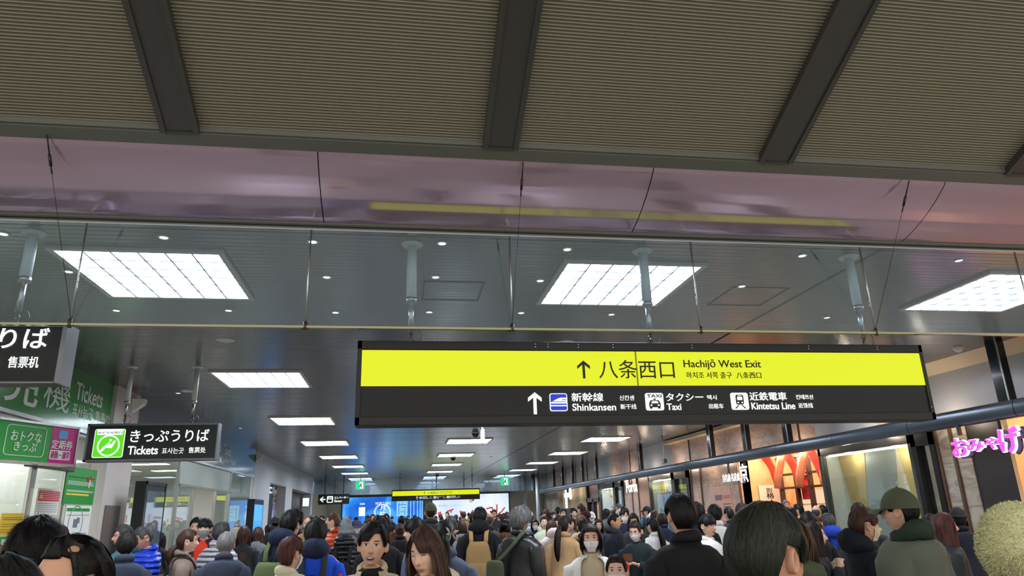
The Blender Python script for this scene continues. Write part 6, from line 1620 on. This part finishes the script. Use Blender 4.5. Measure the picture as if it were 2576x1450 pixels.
P(1948, 1287, 19, 12, 'short', 'brown', 'jacket', 'brown', 'dark brown head before the orange shop wall, left of two', d=16.5)
P(1968, 1288, 17, -12, 'short', 'brown', 'jacket', 'brown', 'dark brown head before the orange shop wall, right of two', d=15.6)
P(1987, 1276, 26, 8, 'short', 'softblack', 'jacket', 'darknavy', 'dark grey head at the ribbon shop entrance', d=12.6)
P(2006, 1268, 17, 40, 'short', 'black', 'jacket', 'beige', 'black head inside the ribbon shop before the dark banner', d=14.5)
P(1976, 1258, 12, 170, 'short', 'grey', 'jacket', 'beige', 'grey haired person inside the ribbon shop facing out', d=18.2, skin=2)
P(2031, 1287, 42, -5, 'bangs', 'black', 'coat', 'darknavy', 'shiny black haired person before the ribbon shop', d=8.0)
P(2052, 1272, 25, -60, 'bald', 'salt', 'jacket', 'brown', 'balding man in a white mask at the ribbon shop corner', mask=mask_w, glasses=True, d=10.8, skin=2)
P(2068, 1271, 15, -20, 'short', 'black', 'jacket', 'khaki', 'black head at the right edge of the ribbon shop', d=14.8)
t = P(2080, 1291, 34, -16, 'short', 'salt', 'hoodie', 'royal', 'grey haired person in a blue hooded top wearing a dark backpack', hood='royal', d=6.9, mask=mask_w)
backpack(t, 'small black backpack with a blue charm on the blue hooded top', 'black', 'black', .15, .38, .12, .84, -.19)
P(2166, 1277, 74, -97, 'bangs', 'brown', 'coat', 'darknavy', 'woman with dark brown fringe, beige mask and dark navy coat facing right', fem=1, mask=mask_c, d=4.9, hood='darknavy', inf=.01)
P(2157, 1266, 36, -20, 'bun', 'dark', 'jacket', 'charcoal', 'dark bun just behind the woman in the beige mask', fem=1, d=7.6)
P(2255, 1229, 79, 22, 'short', 'black', 'coat', 'greygreen', 'man in a dark green cap and scarf wearing a grey green coat', hat=('cap', 'army'), scarf='darkgreen', d=4.15, yaw=14, inf=.025)
P(2370, 1290, 42, -110, 'long', 'redbrown', 'coat', 'charcoal', 'brown haired woman in profile facing right behind the green cap', fem=1, d=6.6)
P(2406, 1278, 52, -25, 'bob', 'black', 'coat', 'darknavy', 'woman in a round black hat with a narrow brim, dark coat', fem=1, hat=('bowler', 'black'), d=7.2)
P(2545, 1263, 200, -10, 'short', 'black', 'jacket', 'charcoal', 'person in a big fluffy cream hat at the lower right corner', hat=('fluffy', 'cream'), d=3.0)
P(2338, 1292, 30, 10, 'short', 'dark', 'jacket', 'charcoal', 'dark head low behind the green scarf', d=8.6)

# ---- the packed crowd farther back
rnd = random.Random(11)
taken = [(p.location.x, p.location.y) for p, _, _ in FOLK]
def proj(p):
    v = Vector(p) - CAM; z = v.dot(_fw); return W / 2 + F * v.dot(_rt) / z, H / 2 - F * v.dot(_up) / z
zone = lambda x: ('left door' if x < 800 else 'blue screen' if x < 1075 else 'pale screen' if x < 1280 else 'stone wall' if x < 1420 else 'cream shop' if x < 1500 else 'display window' if x < 1620 else 'ribbon shop')
made = {}
tries = 0; cnt = 0
COLS = ['black', 'black', 'charcoal', 'navy', 'darknavy', 'grey', 'slate', 'brown', 'beige', 'camel', 'maroon', 'army', 'greyblue', 'lightgrey', 'teal']
NAMES = {'darknavy': 'dark navy', 'greyblue': 'blue grey', 'lightgrey': 'pale grey', 'army': 'army green'}
while cnt < 112 and tries < 6000:
    tries += 1
    y = 13.2 + 32.5 * rnd.random() ** 1.25
    x = rnd.uniform(-4.3, 8.5)
    if any((x - a) ** 2 + (y - b) ** 2 < (.62 if y < 20 else .75) ** 2 for a, b in taken): continue
    hgt = rnd.gauss(1.64, .075); hgt = max(1.5, min(1.80, hgt)); px, py = proj((x, y, hgt))
    if px < 640 or px > 1660 or (y < 14 and rnd.random() < .3): continue
    # keep the big group from being covered by near newcomers
    if y < 12.5 and py < 1300: continue
    away = rnd.random() < .62; fem = rnd.random() < .45
    st = rnd.choice(['long', 'bob', 'pony', 'longbangs', 'bun'] if fem else ['short', 'spiky', 'fringe', 'short', 'buzz', 'bangs'])
    hc = rnd.choice(['black', 'black', 'softblack', 'dark', 'brown', 'salt' if not fem else 'redbrown']); col = rnd.choice(COLS)
    rot = (rnd.uniform(-50, 50) if away else 180 + rnd.uniform(-50, 50))
    hat = None; r_ = rnd.random()
    if r_ < .05: hat = ('cap', rnd.choice(['black', 'red', 'navy', 'rose']))
    elif r_ < .08: hat = ('beanie', rnd.choice(['grey', 'maroon', 'black']))
    mk = (mask_w if not away and rnd.random() < .55 else None)
    face = 'seen from behind' if away else ('in a white mask' if mk else 'facing the camera')
    hn = {'black': 'black', 'softblack': 'black', 'dark': 'dark', 'brown': 'brown', 'salt': 'grey', 'redbrown': 'red brown'}[hc]
    lab = 'far %s, %s coat, %s, %s side' % ('person in a %s' % hat[0] if hat else '%s haired person' % hn, NAMES.get(col, col), 'back turned' if away else ('white mask' if mk else 'facing the camera'), zone(px))
    made.setdefault(lab, []).append(None)
    d = (Vector((x, y, hgt)) - CAM).dot(_fw)
    t = person(px, py, 20, math.degrees(0) + rot, st, hc, rnd.choice(['jacket', 'puffer', 'coat', 'jacket']), col, lab, d=d, fem=1 if fem else 0, hat=hat, mask=mk, lod=2 if y > 11 else 1, collar=None, hood=col if rnd.random() < .2 else None, skin=rnd.randrange(3), group='people in the distant crowd')
    made[lab][-1] = t
    taken.append((x, y)); cnt += 1
rank = ['nearest', 'second nearest', 'third nearest', 'fourth nearest', 'fifth nearest', 'sixth nearest']
for lab, ts in made.items():
    if len(ts) > 1:
        for k, t in enumerate(sorted(ts, key=lambda q: q.location.y)): t['label'] = lab + ', ' + rank[min(k, 5)]
